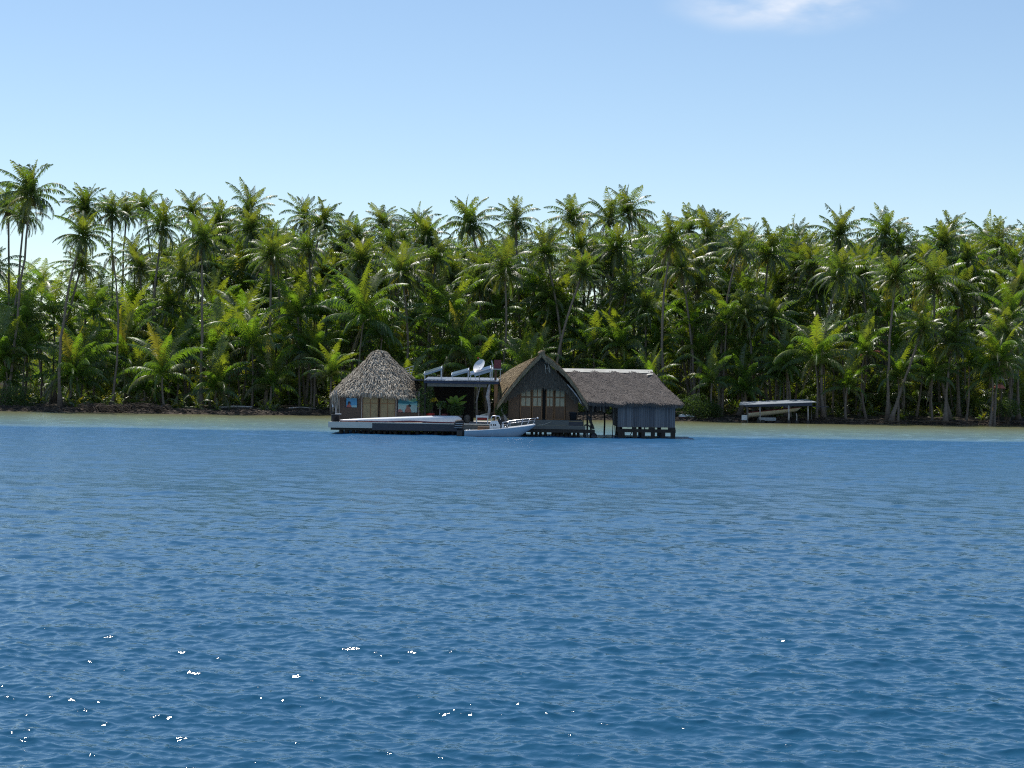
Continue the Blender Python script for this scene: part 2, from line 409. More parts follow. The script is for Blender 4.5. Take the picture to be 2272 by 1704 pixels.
# ---------------------------------------------------------------- thatch
def thatch(mb, S, count, L, wd, lift, seed=1, vmin=0.0, vmax=1.0, uvw=None):
    """lay blades on the surface S(u,v) -> Vector, v 0 at the eave, 1 at the ridge"""
    r = random.Random(seed); e = 1e-3
    k = 0; tries = 0
    # weight by the surface width so that the narrow top is not crowded
    def width(v): return (S(.999, v) - S(.001, v)).length if uvw is None else uvw(v)
    wmax = max(width(v/10) for v in range(11)) + 1e-6
    while k < count and tries < count*20:
        tries += 1
        v = r.uniform(vmin, vmax)
        if r.random() > max(.03, width(v)/wmax): continue
        u = r.random(); k += 1
        p = S(u, v); du = (S(min(u+e,1), v) - S(max(u-e,0), v)); dv = S(u, max(v-e,0)) - S(u, min(v+e,1))
        if du.length < 1e-9 or dv.length < 1e-9: continue
        du.normalize(); dn = dv.normalized(); nn = du.cross(dn).normalized()
        if nn.z < 0: nn = -nn
        side = dn.cross(nn).normalized()
        a = r.gauss(0, .16); d2 = (dn*math.cos(a) + side*math.sin(a)).normalized(); s2 = d2.cross(nn)
        ll = L*r.uniform(.6, 1.3); w = wd*r.uniform(.5, 1.3)
        b0 = p + nn*r.uniform(0, lift*.3); b1 = b0 + d2*ll*.55 + nn*lift*r.uniform(.2, .9)
        b2 = b0 + d2*ll + nn*lift*r.uniform(-.2, 1.0) + Vector((0,0,-ll*.06))
        mb.add([b0 - s2*w/2, b0 + s2*w/2, b1 + s2*w*.5, b1 - s2*w*.5, b2 + s2*w*.18, b2 - s2*w*.18],
               [(0,1,2,3),(3,2,4,5)])
def fringe(mb, a, b, count, L, wd, out, seed=2, curve=None):
    r = random.Random(seed); a, b = Vector(a), Vector(b); out = Vector(out)
    side = (b-a).normalized()
    for i in range(count):
        t = r.random(); p = curve(t) if curve else a.lerp(b, t)
        p = p + out*r.uniform(-.12, .12) + Vector((0,0,r.uniform(-.03,.08)))
        ll = L*r.uniform(.45, 1.25); w = wd*r.uniform(.5, 1.3)
        d = (Vector((0,0,-1)) + out*r.uniform(-.15,.35) + side*r.gauss(0,.14)).normalized()
        q = p + d*ll
        mb.add([p-side*w/2, p+side*w/2, q+side*w*.15, q-side*w*.15], [(0,1,2,3)])
def shell(mb, S, nu, nv, thick=.22):
    base = len(mb.v)
    top = [S(i/nu, j/nv) for j in range(nv+1) for i in range(nu+1)]
    mb.add(top + [p - Vector((0,0,thick)) for p in top], [])
    N = (nu+1)*(nv+1)
    for j in range(nv):
        for i in range(nu):
            q = (base+j*(nu+1)+i, base+j*(nu+1)+i+1, base+(j+1)*(nu+1)+i+1, base+(j+1)*(nu+1)+i)
            mb.f.append(q); mb.f.append(tuple(x+N for x in reversed(q)))
    for i in range(nu):
        a = base+i; mb.f.append((a+1, a, a+N, a+1+N)); c = base+nv*(nu+1)+i; mb.f.append((c, c+1, c+1+N, c+N))
    for j in range(nv):
        a = base+j*(nu+1); c = a+nu+1; mb.f.append((a, c, c+N, a+N)); a += nu; c += nu; mb.f.append((c, a, a+N, c+N))

# ---------------------------------------------------------------- jetty under the first hut
DZ = .90
jl = W(729, 935, 131).x; jr = W(1128, 945, 131).x
jet = thing('jetty', ((jl+jr)/2, 135, 0), 'wooden jetty on dark posts carrying the round thatched hut and white canoe', 'jetty')
mb = MB()
y = 131.0
while y < 143.0:
    mb.box(jl+random.uniform(0,.06), jr, y, y+.19, DZ-.05, DZ); y += .205
mb.build('deck', M['grey_plank'], jet)
xa = W(826, 940, 131).x
MB().box(jl-.02, xa, 130.93, 130.997, DZ-.44, DZ+.012).build('fascia_board', M['pale_plank'], jet)
MB().box(xa+.003, W(1010,945,131).x+.6, 130.95, 130.997, DZ-.58, DZ-.055).build('fascia_board', M['dark_plank'], jet)
MB().box(xa+.003, W(1092,945,131).x, 130.90, 130.997, DZ-.052, DZ+.014).build('edge_strip', M['pale_plank'], jet)
MB().box(W(1010,945,131).x+.61, jr, 130.96, 130.997, DZ-.5, DZ-.055).build('fascia_board', M['green_plank'], jet)
mb = MB()
for yy in (131.15, 134.4, 137.8, 141.5):
    mb.box(jl+.15, jr-.1, yy, yy+.16, DZ-.62, DZ-.06)
mb.build('joists', M['wet_post'], jet)
for k, px in enumerate([757,770,783,795,806,816,831,841,852,868,880,893,909,925,945,965,985,1003,1025,1060,1095]):
    for yy in ((131.5, 138.5) if k % 2 else (131.6, 135.0, 142.0)):
        x = W(px, 960, yy).x + random.uniform(-.1,.1)
        r_ = random.uniform(.09,.17)
        MB().tube([(x,yy,-1.6),(x+random.uniform(-.05,.05),yy,DZ-.3),(x,yy,DZ-.08)], [r_*1.15,r_,r_], 9).build('post', M['wet_post'], jet, True)

# ---------------------------------------------------------------- round thatched hut
h1 = thing('thatched_hut', (W(841,926,137).x, 137.3, DZ), 'round roofed hut with shaggy pale thatch and two wall pictures, on the jetty', 'hut')
D = 134.5
xl, xr = W(752.7,900,D).x, W(929.7,900,D).x
zt = 3.35
dl, dm, dr = W(804.4,900,D).x, W(841,900,D).x, W(877,900,D).x
mb = MB()
mb.box(xl, dl-.03, D, D+.1, DZ, zt); mb.box(dr+.03, xr, D, D+.1, DZ, zt)
mb.box(xl, xl+.1, D+.103, D+5.6, DZ, zt); mb.box(xr-.1, xr, D+.103, D+5.6, DZ, zt); mb.box(xl+.103, xr-.103, D+5.5, D+5.6, DZ, zt)
mb.build('wall', M['woven'], h1)
mb = MB()
for x in (xl-.03, dl-.09, dr+.03, xr-.04): MB().box(x, x+.07, D-.05, D-.003, DZ, zt).build('wall_batten', M['grey_plank'], h1)

for a_, b_ in ((dl, dm-.06), (dm+.06, dr)):
    dd = MB().box(a_, b_, D+.03, D+.06, DZ+.02, zt-.1).build('screen_door', M['screen'], h1)
    mb = MB(); c = (a_+b_)/2
    for x in (a_, c-.02, b_-.05): mb.box(x, x+.045, D+.0, D+.027, DZ+.02, zt-.1)
    for z in (DZ+.02, 2.30, zt-.35): mb.box(a_+.047, b_-.052, D+.005, D+.025, z, z+.05)
    mb.build('door_frame', M['orange_wood'], dd)
MB().box(dm-.06, dm+.06, D+.07, D+.09, DZ, zt-.05).build('door_gap_shade', M['dark_wood_shade'], h1)  # dark strip put in for the shade between the doors
cx, cy = W(842,800,137.3).x, 137.3
prof = [(3.55,3.12),(3.28,3.42),(2.95,3.78),(2.60,4.15),(2.21,4.50),(1.82,4.87),(1.43,5.22),(1.08,5.56),(.76,5.88),(.50,6.14),(.27,6.34),(.02,6.45)]
def S1(u, v):
    t = v*(len(prof)-1); i = min(int(t), len(prof)-2); f = t-i
    r_ = prof[i][0]*(1-f)+prof[i+1][0]*f; z = prof[i][1]*(1-f)+prof[i+1][1]*f
    a = 2*math.pi*u; c, s = math.cos(a), math.sin(a)
    k = (abs(c)**3.2 + abs(s)**3.2)**(-1/3.2)
    sag = .09*math.sin(a*3+1)+.06*math.sin(a*7+v*5)
    drop = -.38*max(0, k-1.0)*(1-v)
    return Vector((cx+(r_*(1+sag*.25))*k*c*1.0, cy+r_*k*s, z+sag*.6+drop))
mb = MB(); shell(mb, S1, 48, 11, .2)
thatch(mb, S1, 12000, .55, .075, .22, 5, 0, 1, uvw=lambda v: prof[min(int(v*11),10)][0])
fringe(mb, (0,0,0), (1,0,0), 2300, .42, .06, (0,-.3,0), 6, curve=lambda t: S1(t, .02))
mb.build('roof', M['thatch_pale'], h1)
mb = MB()
for k in range(60):
    p = Vector((W(741+random.uniform(-4,10),870,134).x, random.uniform(133.8,134.6), random.uniform(2.5,3.1)))
    q = p + Vector((random.uniform(-.08,.12), random.uniform(-.1,.1), -random.uniform(.3,1.2)))
    mb.tube([p, (p+q)/2+Vector((random.uniform(-.04,.04),0,0)), q], [.025,.018,.006], 4)
mb.build('hanging_fronds', M['thatch_pale'], h1)
mb = MB()
for px in (744.5, 748.5): mb.tube([W(px,925,134.1), W(px+random.uniform(-3,1),895,134.1), W(px-2,866,134.1)], [.05,.045,.04], 7)
mb.build('corner_pole', M['driftwood'], h1)

def poster(px0, py0, px1, py1, name_label, kind):
    a = W(px0,py1,134.44); b = W(px1,py0,134.44)
    t = thing('picture', ((a.x+b.x)/2, 134.44, a.z), name_label, 'picture')
    MB().box(a.x, b.x, 134.42, 134.47, a.z, b.z).build('frame', M['tin_blue'], t)
    g = .05; x0, x1, z0, z1 = a.x+g, b.x-g*.6, a.z+g*.4, b.z-g
    w, h_ = x1-x0, z1-z0
    def flat(name, pts, col, y, par):
        c = mat('print_'+name, col, tuple(q*.85 for q in col), .5, 3)
        return MB_poly([(x0+u*w, y, z0+v*h_) for u, v in pts]).build(name, c, par)
    if kind == 0:
        flat('printed_sky', [(0,.0),(1,0),(1,1),(0,1)], (.10,.36,.62), 134.414, t)
        flat('printed_lagoon', [(.45,0),(1,0),(1,.22),(.5,.2)], (.36,.62,.68), 134.410, t)
        flat('printed_figure', [(.02,0),(.52,0),(.46,.18),(.38,.28),(.36,.45),(.2,.48),(.16,.3),(.04,.2)], (.42,.14,.12), 134.406, t)
        flat('printed_hair', [(.12,.3),(.2,.28),(.22,.42),(.34,.42),(.38,.3),(.42,.5),(.34,.64),(.2,.64),(.13,.5)], (.03,.03,.04), 134.402, t)
    else:
        flat('printed_sky', [(0,0),(1,0),(1,1),(0,1)], (.22,.52,.56), 134.414, t)
        flat('printed_sand', [(0,0),(1,0),(1,.5),(.6,.55),(.2,.52),(0,.58)], (.36,.55,.55), 134.410, t)
        flat('printed_hill', [(0,.62),(.3,.6),(.62,.6),(1,.7),(1,.84),(.75,.7),(.5,.78),(.2,.97),(0,.9)], (.03,.20,.27), 134.406, t)
        flat('printed_foliage', [(.5,.9),(.62,.78),(.8,.74),(1,.86),(1,1),(.55,1)], (.13,.34,.22), 134.402, t)
        flat('printed_figure', [(.34,0),(.7,0),(.66,.22),(.6,.38),(.5,.52),(.44,.5),(.42,.3),(.36,.16)], (.30,.15,.12), 134.398, t)
        flat('printed_person', [(0,0),(.26,0),(.22,.1),(.12,.24),(.04,.22),(0,.14)], (.42,.2,.18), 134.394, t)
        flat('printed_hair', [(.54,.4),(.66,.38),(.67,.5),(.6,.58),(.52,.54)], (.02,.02,.025), 134.390, t)
def MB_poly(pts):
    m_ = MB(); m_.add(pts, [tuple(range(len(pts)))]); return m_
poster(767, 882, 793, 904, 'small blue picture of a bather, left of the hut doors', 0)
poster(882, 882.5, 927, 915, 'large blue beach picture on the wall right of the hut doors', 1)

# black tub and things on the jetty
t = thing('black_tub', W(746,936,131.6), 'black plastic tub at the left end of the jetty', 'tub')
c = W(744.5,935,131.7); MB().lathe((c.x,131.7,DZ), [(.0,.0),(.28,.0),(.34,.55),(.37,.56),(.36,.5)], 14).build('tub', M['black_rag'], t, True)
mb = MB(); mb.box(c.x-.02, c.x+.42, 131.5, 131.9, DZ+.565, DZ+.62); mb.build('lid', M['white'], t)
t = thing('pole', W(737,930,131.9), 'thin dark pole with pale tip standing behind the black tub', 'pole')
c = W(736,930,132.2); MB().tube([(c.x,132.2,DZ),(c.x,132.2,DZ+1.25)], .04, 7).build('shaft', M['wet_post'], t)
MB().tube([(c.x+.06,132.2,DZ+1.1),(c.x+.06,132.2,DZ+1.3)], .045, 7).build('tip', M['white'], t)

# upturned canoe
c0, c1 = W(754,935,131.9), W(1024,936,131.9)
can = thing('canoe', ((c0.x+c1.x)/2, 131.9, DZ), 'long white outrigger canoe lying upturned with maroon rim along the jetty', 'canoe')
def canoe_ring(t, top, frac):
    w = .34*max(0.02, (1-abs(2*t-1)**2.6))**.55
    hgt = .16 + .36*math.sin(math.pi*min(1, .12+t*.62))**.9 if t < .9 else .16+.36*math.sin(math.pi*(.678))*(1-(t-.9)*3.2)
    return w, hgt
mbh, mbr = MB(), MB(); NS = 44; rings = []
for i in range(NS+1):
    t = i/NS; x = c0.x+(c1.x-c0.x)*t
    w = .36*max(.004, 1-abs(2*t-1)**3)**.6
    zt_ = .14+.44*min(1, t*1.25)**.75 if t < .97 else .14+.44-(t-.97)*6
    arch = .17*math.exp(-((t-.57)/.16)**2) + .04*math.sin(t*9)
    zb = .05 + arch*.75
    zb = min(zb, zt_-.04)
    rings.append([(x, 131.9+w*math.sin(a)*-1, DZ+zb+(zt_-zb)*math.cos(a)**.7 if abs(a) < 1.57 else DZ+zb) for a in np.linspace(-1.57,1.57,11)])
vs = [p for r_ in rings for p in r_]
mbh.add(vs, [(i*11+k, i*11+k+1, (i+1)*11+k+1, (i+1)*11+k) for i in range(NS) for k in range(10)])
mbh.build('hull', M['gelcoat'], can, True)
for sgn, k in ((-1, 0), (1, 10)):
    pts = [Vector(r_[k]) + Vector((0, -.012*sgn*-1, -.02)) for r_ in rings]
    mbr.tube(pts, .045, 6)
mbr.build('rim', M['maroon'], can, True)
mb = MB()
for t in (.14, .44, .8):
    x = c0.x+(c1.x-c0.x)*t; MB().box(x-.06, x+.06, 131.5, 132.3, DZ+.002, DZ+.045).build('chock', M['dark_wood_shade'], can)

# ---------------------------------------------------------------- open shelter with flat tin roof
sh = thing('open_shelter', (W(1023,930,136).x, 136, DZ), 'flat tin roofed open shelter between the two thatched huts', 'shelter')
A0, A1 = W(941,845,133), W(1106,848,133)
x0, x1, zr = A0.x, A1.x, A0.z
mb = MB(); nseg = 110
top = []
for j, (yy, dz) in enumerate(((132.9, 0), (136.5, .16), (140.2, .30))):
    for i in range(nseg+1):
        x = x0+(x1-x0)*i/nseg; top.append((x, yy, zr+.05+dz+.02*math.cos(i*math.pi)))
mb.add(top, [(j*(nseg+1)+i, j*(nseg+1)+i+1, (j+1)*(nseg+1)+i+1, (j+1)*(nseg+1)+i) for j in range(2) for i in range(nseg)])
mb.add([(p[0],p[1],p[2]-.02) for p in top], [((j+1)*(nseg+1)+i, (j+1)*(nseg+1)+i+1, j*(nseg+1)+i+1, j*(nseg+1)+i) for j in range(2) for i in range(nseg)])
mb.build('tin_roof', M['tin'], sh)
MB().box(x0-.02, x1+.02, 132.93, 132.97, zr-.17, zr+.005).build('fascia_board', M['tin_blue'], sh)
MB().box(x0+.25, x1-.9, 133.1, 133.25, zr-.42, zr-.175).build('beam', M['green_plank'], sh)
MB().box(W(915,840,134).x, x0-.03, 133.6, 139, zr+.02, zr+.11).build('side_roof', M['dark_plank'], sh)
for x in (x0+.1, x1-.3): MB().box(x, x+.12, 133.27, 139.9, zr-.2, zr-.02).build('rafter', M['dark_wood_shade'], sh)
for px, w, mm in ((1100,.26,'orange_wood'), (943,.14,'dark_wood_shade')):
    x = W(px,880,133.2).x; MB().box(x-w/2, x+w/2, 133.15, 133.15+w, DZ, zr-.175).build('post', M[mm], sh)
for px in (945, 1030, 1098):
    x = W(px,880,139.8).x; MB().box(x-.08, x+.08, 139.7, 139.86, DZ, zr+.05).build('post', M['dark_wood_shade'], sh)
MB().box(W(962,850,139.6).x, W(1052,850,139.6).x, 139.55, 139.65, DZ, zr-.05).build('back_panel', M['dark_wood_shade'], sh)  # dark panel added for the shade and dark forest behind
p = [W(1056,895,134.5), W(1060,880,134.5), W(1064,862,134.3), W(1067,852,134.2)]
MB().tube(p, [.06,.05,.05,.04], 7).build('brace_pole', M['driftwood'], sh, True)
mb = MB(); pts = [(1083,929),(1086,910),(1085,895),(1082,880),(1084,868),(1086,853)]
mb.tube([W(a, b, 133.0) for a, b in pts], [.13,.10,.12,.16,.14,.07], 9)
mb.build('driftwood_post', M['driftwood'], sh, True)

def solar(a, b, depth, tiltx, label, legs=True, w=.07):
    """slab from pixel a (low end) to pixel b (high end)"""
    A_, B_ = W(*a, 133.6), W(*b, 133.6)
    t = thing('solar_panel', (A_.x, 133.6, A_.z), label, 'solar panel', 'solar panels on the shelter roof')
    dep = Vector((0, depth, depth*tiltx)); up = Vector((B_-A_)).cross(dep).normalized()
    if up.z < 0: up = -up
    def slab(lo, hi, ins, m_, nm):
        e1 = (B_-A_).normalized()*ins; e2 = dep.normalized()*ins
        c4 = [A_+e1+e2, B_-e1+e2, B_-e1+dep-e2, A_+e1+dep-e2]
        mb = MB(); mb.add([p+up*lo for p in c4]+[p+up*hi for p in c4], [(3,2,1,0),(4,5,6,7),(0,1,5,4),(1,2,6,5),(2,3,7,6),(3,0,4,7)])
        mb.build(nm, m_, t)
    slab(0, w, 0, M['alu'], 'frame'); slab(w+.002, w+.010, .06, M['panel'], 'glass')
    if legs:
        mb = MB(); zb = zr+.10
        for p in (A_+Vector((.06,.05,0)), B_+Vector((-.08,.05,0)), B_+dep+Vector((-.08,-.05,0))):
            MB().beam((p.x,p.y,min(zb,p.z-.03)), (p.x,p.y,p.z), .05).build('bracket', M['white'], t)
solar((941,833.5),(981,821), 1.5, .13, 'leftmost solar panel, standing alone on the shelter roof', w=.16)
solar((1002,836),(1041,825.5), 1.5, .13, 'solar panel in the middle of the shelter roof, left of the dish', w=.16)
solar((1042,834),(1090,819.5), 1.2, .20, 'dark solar panel propped under the satellite dish', w=.10)
solar((1053,835.5),(1094,823.5), 1.5, .13, 'rightmost solar panel, below the maroon box', w=.16)
t = thing('roof_frame', W(905,822,134), 'pale wire rack sticking out behind the round thatched roof', 'rack')
mb = MB(); a, b, c, d = W(899,818,137), W(918,812,137), W(914,826,137), W(904,828,137)
for p, q in ((a,b),(b,c),(c,d),(d,a),((a+b)/2,(c+d)/2),((a+d)/2,(b+c)/2)): mb.tube([p,q], .02, 5)
mb.tube([(c.x-.1,137,zr),c],.025,5); mb.build('rods', M['alu'], t)

# satellite dish
c = W(1064,812,134.6)
t = thing('satellite_dish', (c.x,134.6,zr+.1), 'pale grey satellite dish tilted up to the left on the shelter roof', 'satellite dish')
ax = Vector((-.62,-.62,.50)).normalized()
prof_d = [(r_*.57, .16*r_*r_-.08) for r_ in np.linspace(0.01,1,9)]
mb = MB(); mb.lathe(c, prof_d, 26, ax); mb.lathe(c - ax*.012, [(a_, b_) for a_, b_ in reversed(prof_d)], 26, ax)
mb.build('dish', M['white'], t, True)
MB().tube([(c.x,134.6,zr+.1),(c.x,134.6,c.z-.1),c-ax*.1], .035, 8).build('mast', M['alu'], t)
tip = c+ax*.35+Vector((.15,0,.42)); mb = MB(); mb.tube([c+Vector((.1,0,.5)), tip], .02, 6); mb.build('arm', M['alu'], t)
MB().tube([tip, tip+Vector((-.12,0,.04))], .05, 8).build('receiver', M['red'], t)

# maroon box on a post
a, b = W(1096,818,134.5), W(1112,798.5,134.5)
t = thing('maroon_box', (a.x,134.5,zr), 'maroon box on a thin stand above the shelter, beside the dish', 'box')
MB().box(a.x, b.x, 134.4, 134.9, a.z, b.z).build('box', M['maroon'], t)
mb = MB(); mb.beam(W(1091,800,134.3), W(1095,820,134.3), .07); mb.build('white_bar', M['white'], t)
mb = MB(); e_ = W(1096,820,134.45); f_ = W(1113,818,134.45)
mb.box(e_.x-.05, f_.x+.02, 134.35, 134.95, a.z-.07, a.z-.003); mb.beam((f_.x-.1,134.5,zr), (f_.x-.1,134.5,a.z-.07), .05); mb.build('stand', M['alu'], t)
x_ = W(1099,840,134.5).x; MB().box(x_-.08,x_+.1,134.55,134.7,zr-.1,a.z-.08).build('stand_post', M['brown_board'], t)

# pots, plants, bench
def leaf_blob(name, c, r, count, size, m_, parent, sc=(1,1,1), seed=1, tint=(0,0,1)):
    r_ = np.random.default_rng(seed)
    n_ = count; d = r_.normal(size=(n_,3)); d /= np.linalg.norm(d,axis=1)[:,None]
    clump = r_.normal(size=(max(6,n_//60),3)); clump /= np.linalg.norm(clump,axis=1)[:,None]
    rad_ = r*(r_.random(n_)**.4)
    w_ = 1 + .28*np.max(d @ clump.T, axis=1)**6
    P = np.array(c) + d*(rad_*w_)[:,None]*np.array(sc)
    a = r_.normal(size=(n_,3)); a /= np.linalg.norm(a,axis=1)[:,None]
    bq = np.cross(a, r_.normal(size=(n_,3))); bq /= np.linalg.norm(bq,axis=1)[:,None]
    s = size*r_.uniform(.6,1.3,n_)[:,None]
    V = np.stack([P-a*s, P+bq*s*.45, P+a*s, P-bq*s*.45],1).reshape(-1,3)
    off = np.zeros(3); q = parent
    while q is not None: off += np.array(q.location); q = q.parent
    me = fast_mesh(name, V-off, np.arange(n_*4).reshape(-1,4), m_, col=np.tile(tint,(n_*4,1)))
    o = bpy.data.objects.new(name, me); scene.collection.objects.link(o); o.parent = parent
    return o
def pot(px0, px1, py0, py1, D_, m_, t, nm='pot'):
    a = W(px0,py1,D_); b = W(px1,py0,D_); cx_ = (a.x+b.x)/2; r_ = (b.x-a.x)/2; h_ = b.z-DZ
    MB().lathe((cx_,D_,DZ), [(.01,0),(r_*.75,0),(r_*.95,h_*.8),(r_,h_*.82),(r_,h_),(r_*.85,h_),(r_*.8,h_*.9),(.01,h_*.88)], 14).build(nm, m_, t, True)
    return Vector((cx_,D_,b.z))
t = thing('potted_shrub', (W(950,925,133.6).x,133.6,DZ), 'dark shrub in a red tub close to the round hut wall', 'plant', 'potted plants under the shelter')
c = pot(946,965,917,930,133.6,M['red'],t)
leaf_blob('foliage', c+Vector((-.35,0,1.0)), .8, 900, .10, M['bush_leaf'], t, (.8,.7,1.4), 3)
leaf_blob('yellow_leaves', W(961,888,133.4), .22, 60, .14, M['yellow_leaf'], t, (1.4,.6,.6), 4)
MB().tube([c,c+Vector((-.2,0,1.3))],[.04,.02],6).build('stem', M['bark'], t)
t = thing('potted_sapling', (W(978,925,133.5).x,133.5,DZ), 'thin stemmed sapling in a dark red tub beneath the shelter', 'plant', 'potted plants under the shelter')
c = pot(979,994,918,930,133.6,M['maroon'],t); s_ = W(976,925,133.4)
MB().tube([(s_.x,133.4,DZ),(s_.x,133.4,W(976,896,133.4).z)], [.035,.03], 6).build('stem', M['driftwood'], t)
leaf_blob('foliage', W(980,898,133.4), .36, 220, .09, M['young_leaf'], t, (1.2,.8,.9), 5)
t = thing('big_leaf_plant', (W(1012,930,133.3).x,133.3,DZ), 'bushy plant with huge bright green leaves in a stone pot', 'plant', 'potted plants under the shelter')
c = pot(998,1027,922,935,133.3,M['stone'],t,'stone_pot')
leaf_blob('foliage', W(1011,909,133.2), .56, 1000, .08, M['bush_leaf'], t, (1.05,.8,.85), 6)
mb = MB()
def bigleaf(mb, b_, t_, w, fold=.1):
    b_, t_ = Vector(b_), Vector(t_); d = t_-b_; s = d.cross(Vector((0,1,0))).normalized()
    NL = 7; rows = []
    for i in range(NL+1):
        k = i/NL; ww = w*math.sin(math.pi*min(.97,k*.86+.14))**.7; p = b_+d*k+Vector((0,-.12*math.sin(k*3.1),0))
        rows += [p-s*ww+Vector((0,-fold,0)), p, p+s*ww+Vector((0,-fold,0))]
    mb.add(rows, [(i*3+k, i*3+k+1, i*3+k+4, i*3+k+3) for i in range(NL) for k in (0,1)])
bigleaf(mb, W(1009,896,133.3), W(999,879,133.1), .22); bigleaf(mb, W(1011,897,133.3), W(1012,877,133.3), .26)
bigleaf(mb, W(1014,890,133.3), W(1035,876,133.2), .12); bigleaf(mb, W(1013,898,133.3), W(1036,891,133.1), .14)
bigleaf(mb, W(1008,898,133.3), W(990,884,133.5), .12)
o = mb.build('big_leaf', M['banana'], t, True)
at = o.data.attributes.new('tint','FLOAT_VECTOR','POINT'); at.data.foreach_set('vector', [v for _ in range(len(o.data.vertices)) for v in (.1,0,1)])
t = thing('potted_bush', (W(1112,930,132.6).x,132.6,DZ), 'leafy dark bush in a pot at the left corner of the gabled hut', 'plant', 'potted plants under the shelter')
c = pot(1106,1122,924,938,132.6,M['stone'],t); leaf_blob('foliage', W(1111,911,132.6), .62, 750, .08, M['bush_leaf'], t, (.7,.7,1.1), 9)
for px0, px1, py0, lab in ((1028,1044,919,'round grey boulder on the jetty beside the stone pot'),(992,1002,921,'small pale boulder on the jetty left of the stone pot')):
    a, b = W(px0,930,133.4), W(px1,py0,133.4); o = MB().ball(((a.x+b.x)/2,133.4,DZ+(b.z-DZ)*.45), (b.x-a.x)/2, 10, 6, (1,1,(b.z-DZ)/(b.x-a.x)), .1).build('boulder', M['stone'], None, True, origin=((a.x+b.x)/2,133.4,DZ))
    tag(o, lab, 'boulder')
t = thing('bench', (W(1070,930,133.1).x,133.1,DZ), 'white bench with a red and cream base beneath the shelter', 'bench')
a, b = W(1056,933,133), W(1084,922,133); MB().box(a.x, b.x, 132.8, 133.4, b.z-.16, b.z).build('seat', M['white'], t)
MB().box(a.x+.05, b.x-.1, 132.86, 133.3, b.z-.36, b.z-.163).build('base', M['red'], t)
for x in (a.x+.02, b.x-.1): MB().box(x, x+.08, 132.78,132.855,DZ,b.z-.163).build('leg', M['white'], t)
mb = MB(); mb.beam(W(1066,921.5,133.3), W(1083,917.5,133.3), .10, .08); mb.beam(W(1083,921,133.3), W(1083.5,913,133.3), .10); o = mb.build('paddle', M['cream'], None, origin=W(1075,920,133.3)); tag(o, 'cream plank lying across the white bench', 'plank')
o = MB().tube([W(1125,936,132.4), W(1119,924,132.5), W(1114,914,132.5), W(1112,900,132.6)], [.14,.13,.07,.05], 8).build('driftwood_branch', M['driftwood'], None, True, origin=(W(1120,936,132.4).x,132.4,DZ)); tag(o, 'bleached driftwood branch leaning on the gabled hut', 'driftwood')
# ---------------------------------------------------------------- gabled hut
D2 = 133.0; Z2 = 1.28
h2 = thing('gabled_hut', (W(1203,931,135).x, 135, Z2), 'steep gabled thatched hut with paper paned doors facing the water', 'hut')
FR = W(1202,783,131.4); FL = W(1110,891,131.4); BL = W(1103,842,138.2); BR = Vector((FR.x+.1,138.6,FR.z-.1))
GR = W(1297,889,131.4); HR = Vector((GR.x+.1, 138.4, GR.z+.1))
def S2l(u, v):
    e_ = FL.lerp(BL, u) + Vector((.45*math.sin(u*3.14),0,0)); r_ = FR.lerp(BR, u); p = e_.lerp(r_, v)
    return p + Vector((-.05,0,.16))*math.sin(math.pi*v)
def S2r(u, v):
    e_ = GR.lerp(HR, u); r_ = FR.lerp(BR, u); p = e_.lerp(r_, v)
    return p + Vector((.12,0,.34))*math.sin(math.pi*min(1,v*1.0)) + Vector((.0,0,.03*math.sin(u*9)))
mb = MB(); shell(mb, S2l, 8, 10, .3); shell(mb, S2r, 8, 10, .3)
thatch(mb, S2l, 3600, .5, .06, .10, 11); thatch(mb, S2r, 2600, .5, .06, .10, 12)
for (SS, sd_) in ((S2l, 13), (S2r, 14)):          # thick ragged gable edges
    r_ = random.Random(sd_)
    for k in range(1300):
        v = r_.uniform(-.02, 1.0); p = SS(0, max(0,v)) + Vector((0, r_.uniform(-.12,.12), r_.uniform(-.28,.03)))
        dn = (SS(0,.2)-SS(0,.5)).normalized(); d = (dn + Vector((0,-.25*r_.random(),-.15*r_.random()))).normalized()
        s_ = d.cross(Vector((r_.uniform(-.3,.3),1,0))).normalized(); w = .03; ll = r_.uniform(.2,.5); q = p+d*ll
        mb.add([p-s_*w, p+s_*w, q+s_*w*.4, q-s_*w*.4], [(0,1,2,3)])
mb.ball(FR+Vector((0,.1,0)), .28, 10, 6, (1,1.2,.8), .2)
mb.build('roof', M['thatch_brown'], h2)
# gable infill: hanging thatch with a curved lower edge
gp = [(1202,792),(1290,884),(1276,884),(1262,866),(1250,858),(1232,854),(1210,853),(1190,853),(1170,857),(1150,866),(1130,877),(1116,886)]
mb = MB(); base = [W(a,b,132.2) for a,b in gp]
mb.add(base + [p+Vector((0,.25,0)) for p in base], [tuple(range(len(base)))[::-1], tuple(range(len(base),2*len(base)))] + [((i),(i+1)%len(base),(i+1)%len(base)+len(base),i+len(base)) for i in range(len(base))])
r_ = random.Random(15)
def inside(x, y):
    c_ = False; j = len(gp)-1
    for i in range(len(gp)):
        if (gp[i][1] > y) != (gp[j][1] > y) and x < (gp[j][0]-gp[i][0])*(y-gp[i][1])/(gp[j][1]-gp[i][1])+gp[i][0]: c_ = not c_
        j = i
    return c_
k = 0
while k < 4200:
    a, b = r_.uniform(1112,1294), r_.uniform(786,893)
    if not inside(a, b): continue
    k += 1; p = W(a,b,132.18) + Vector((0,-r_.uniform(0,.12),0)); w = r_.uniform(.015,.035); ll = r_.uniform(.25,.5)
    q = p + Vector((r_.gauss(0,.05), -r_.uniform(.0,.14), -ll)); mb.add([p+Vector((-w,0,0)),p+Vector((w,0,0)),q+Vector((w*.3,0,0)),q-Vector((w*.3,0,0))], [(0,1,2,3)])
mb.build('gable_thatch', M['thatch_dark'], h2)
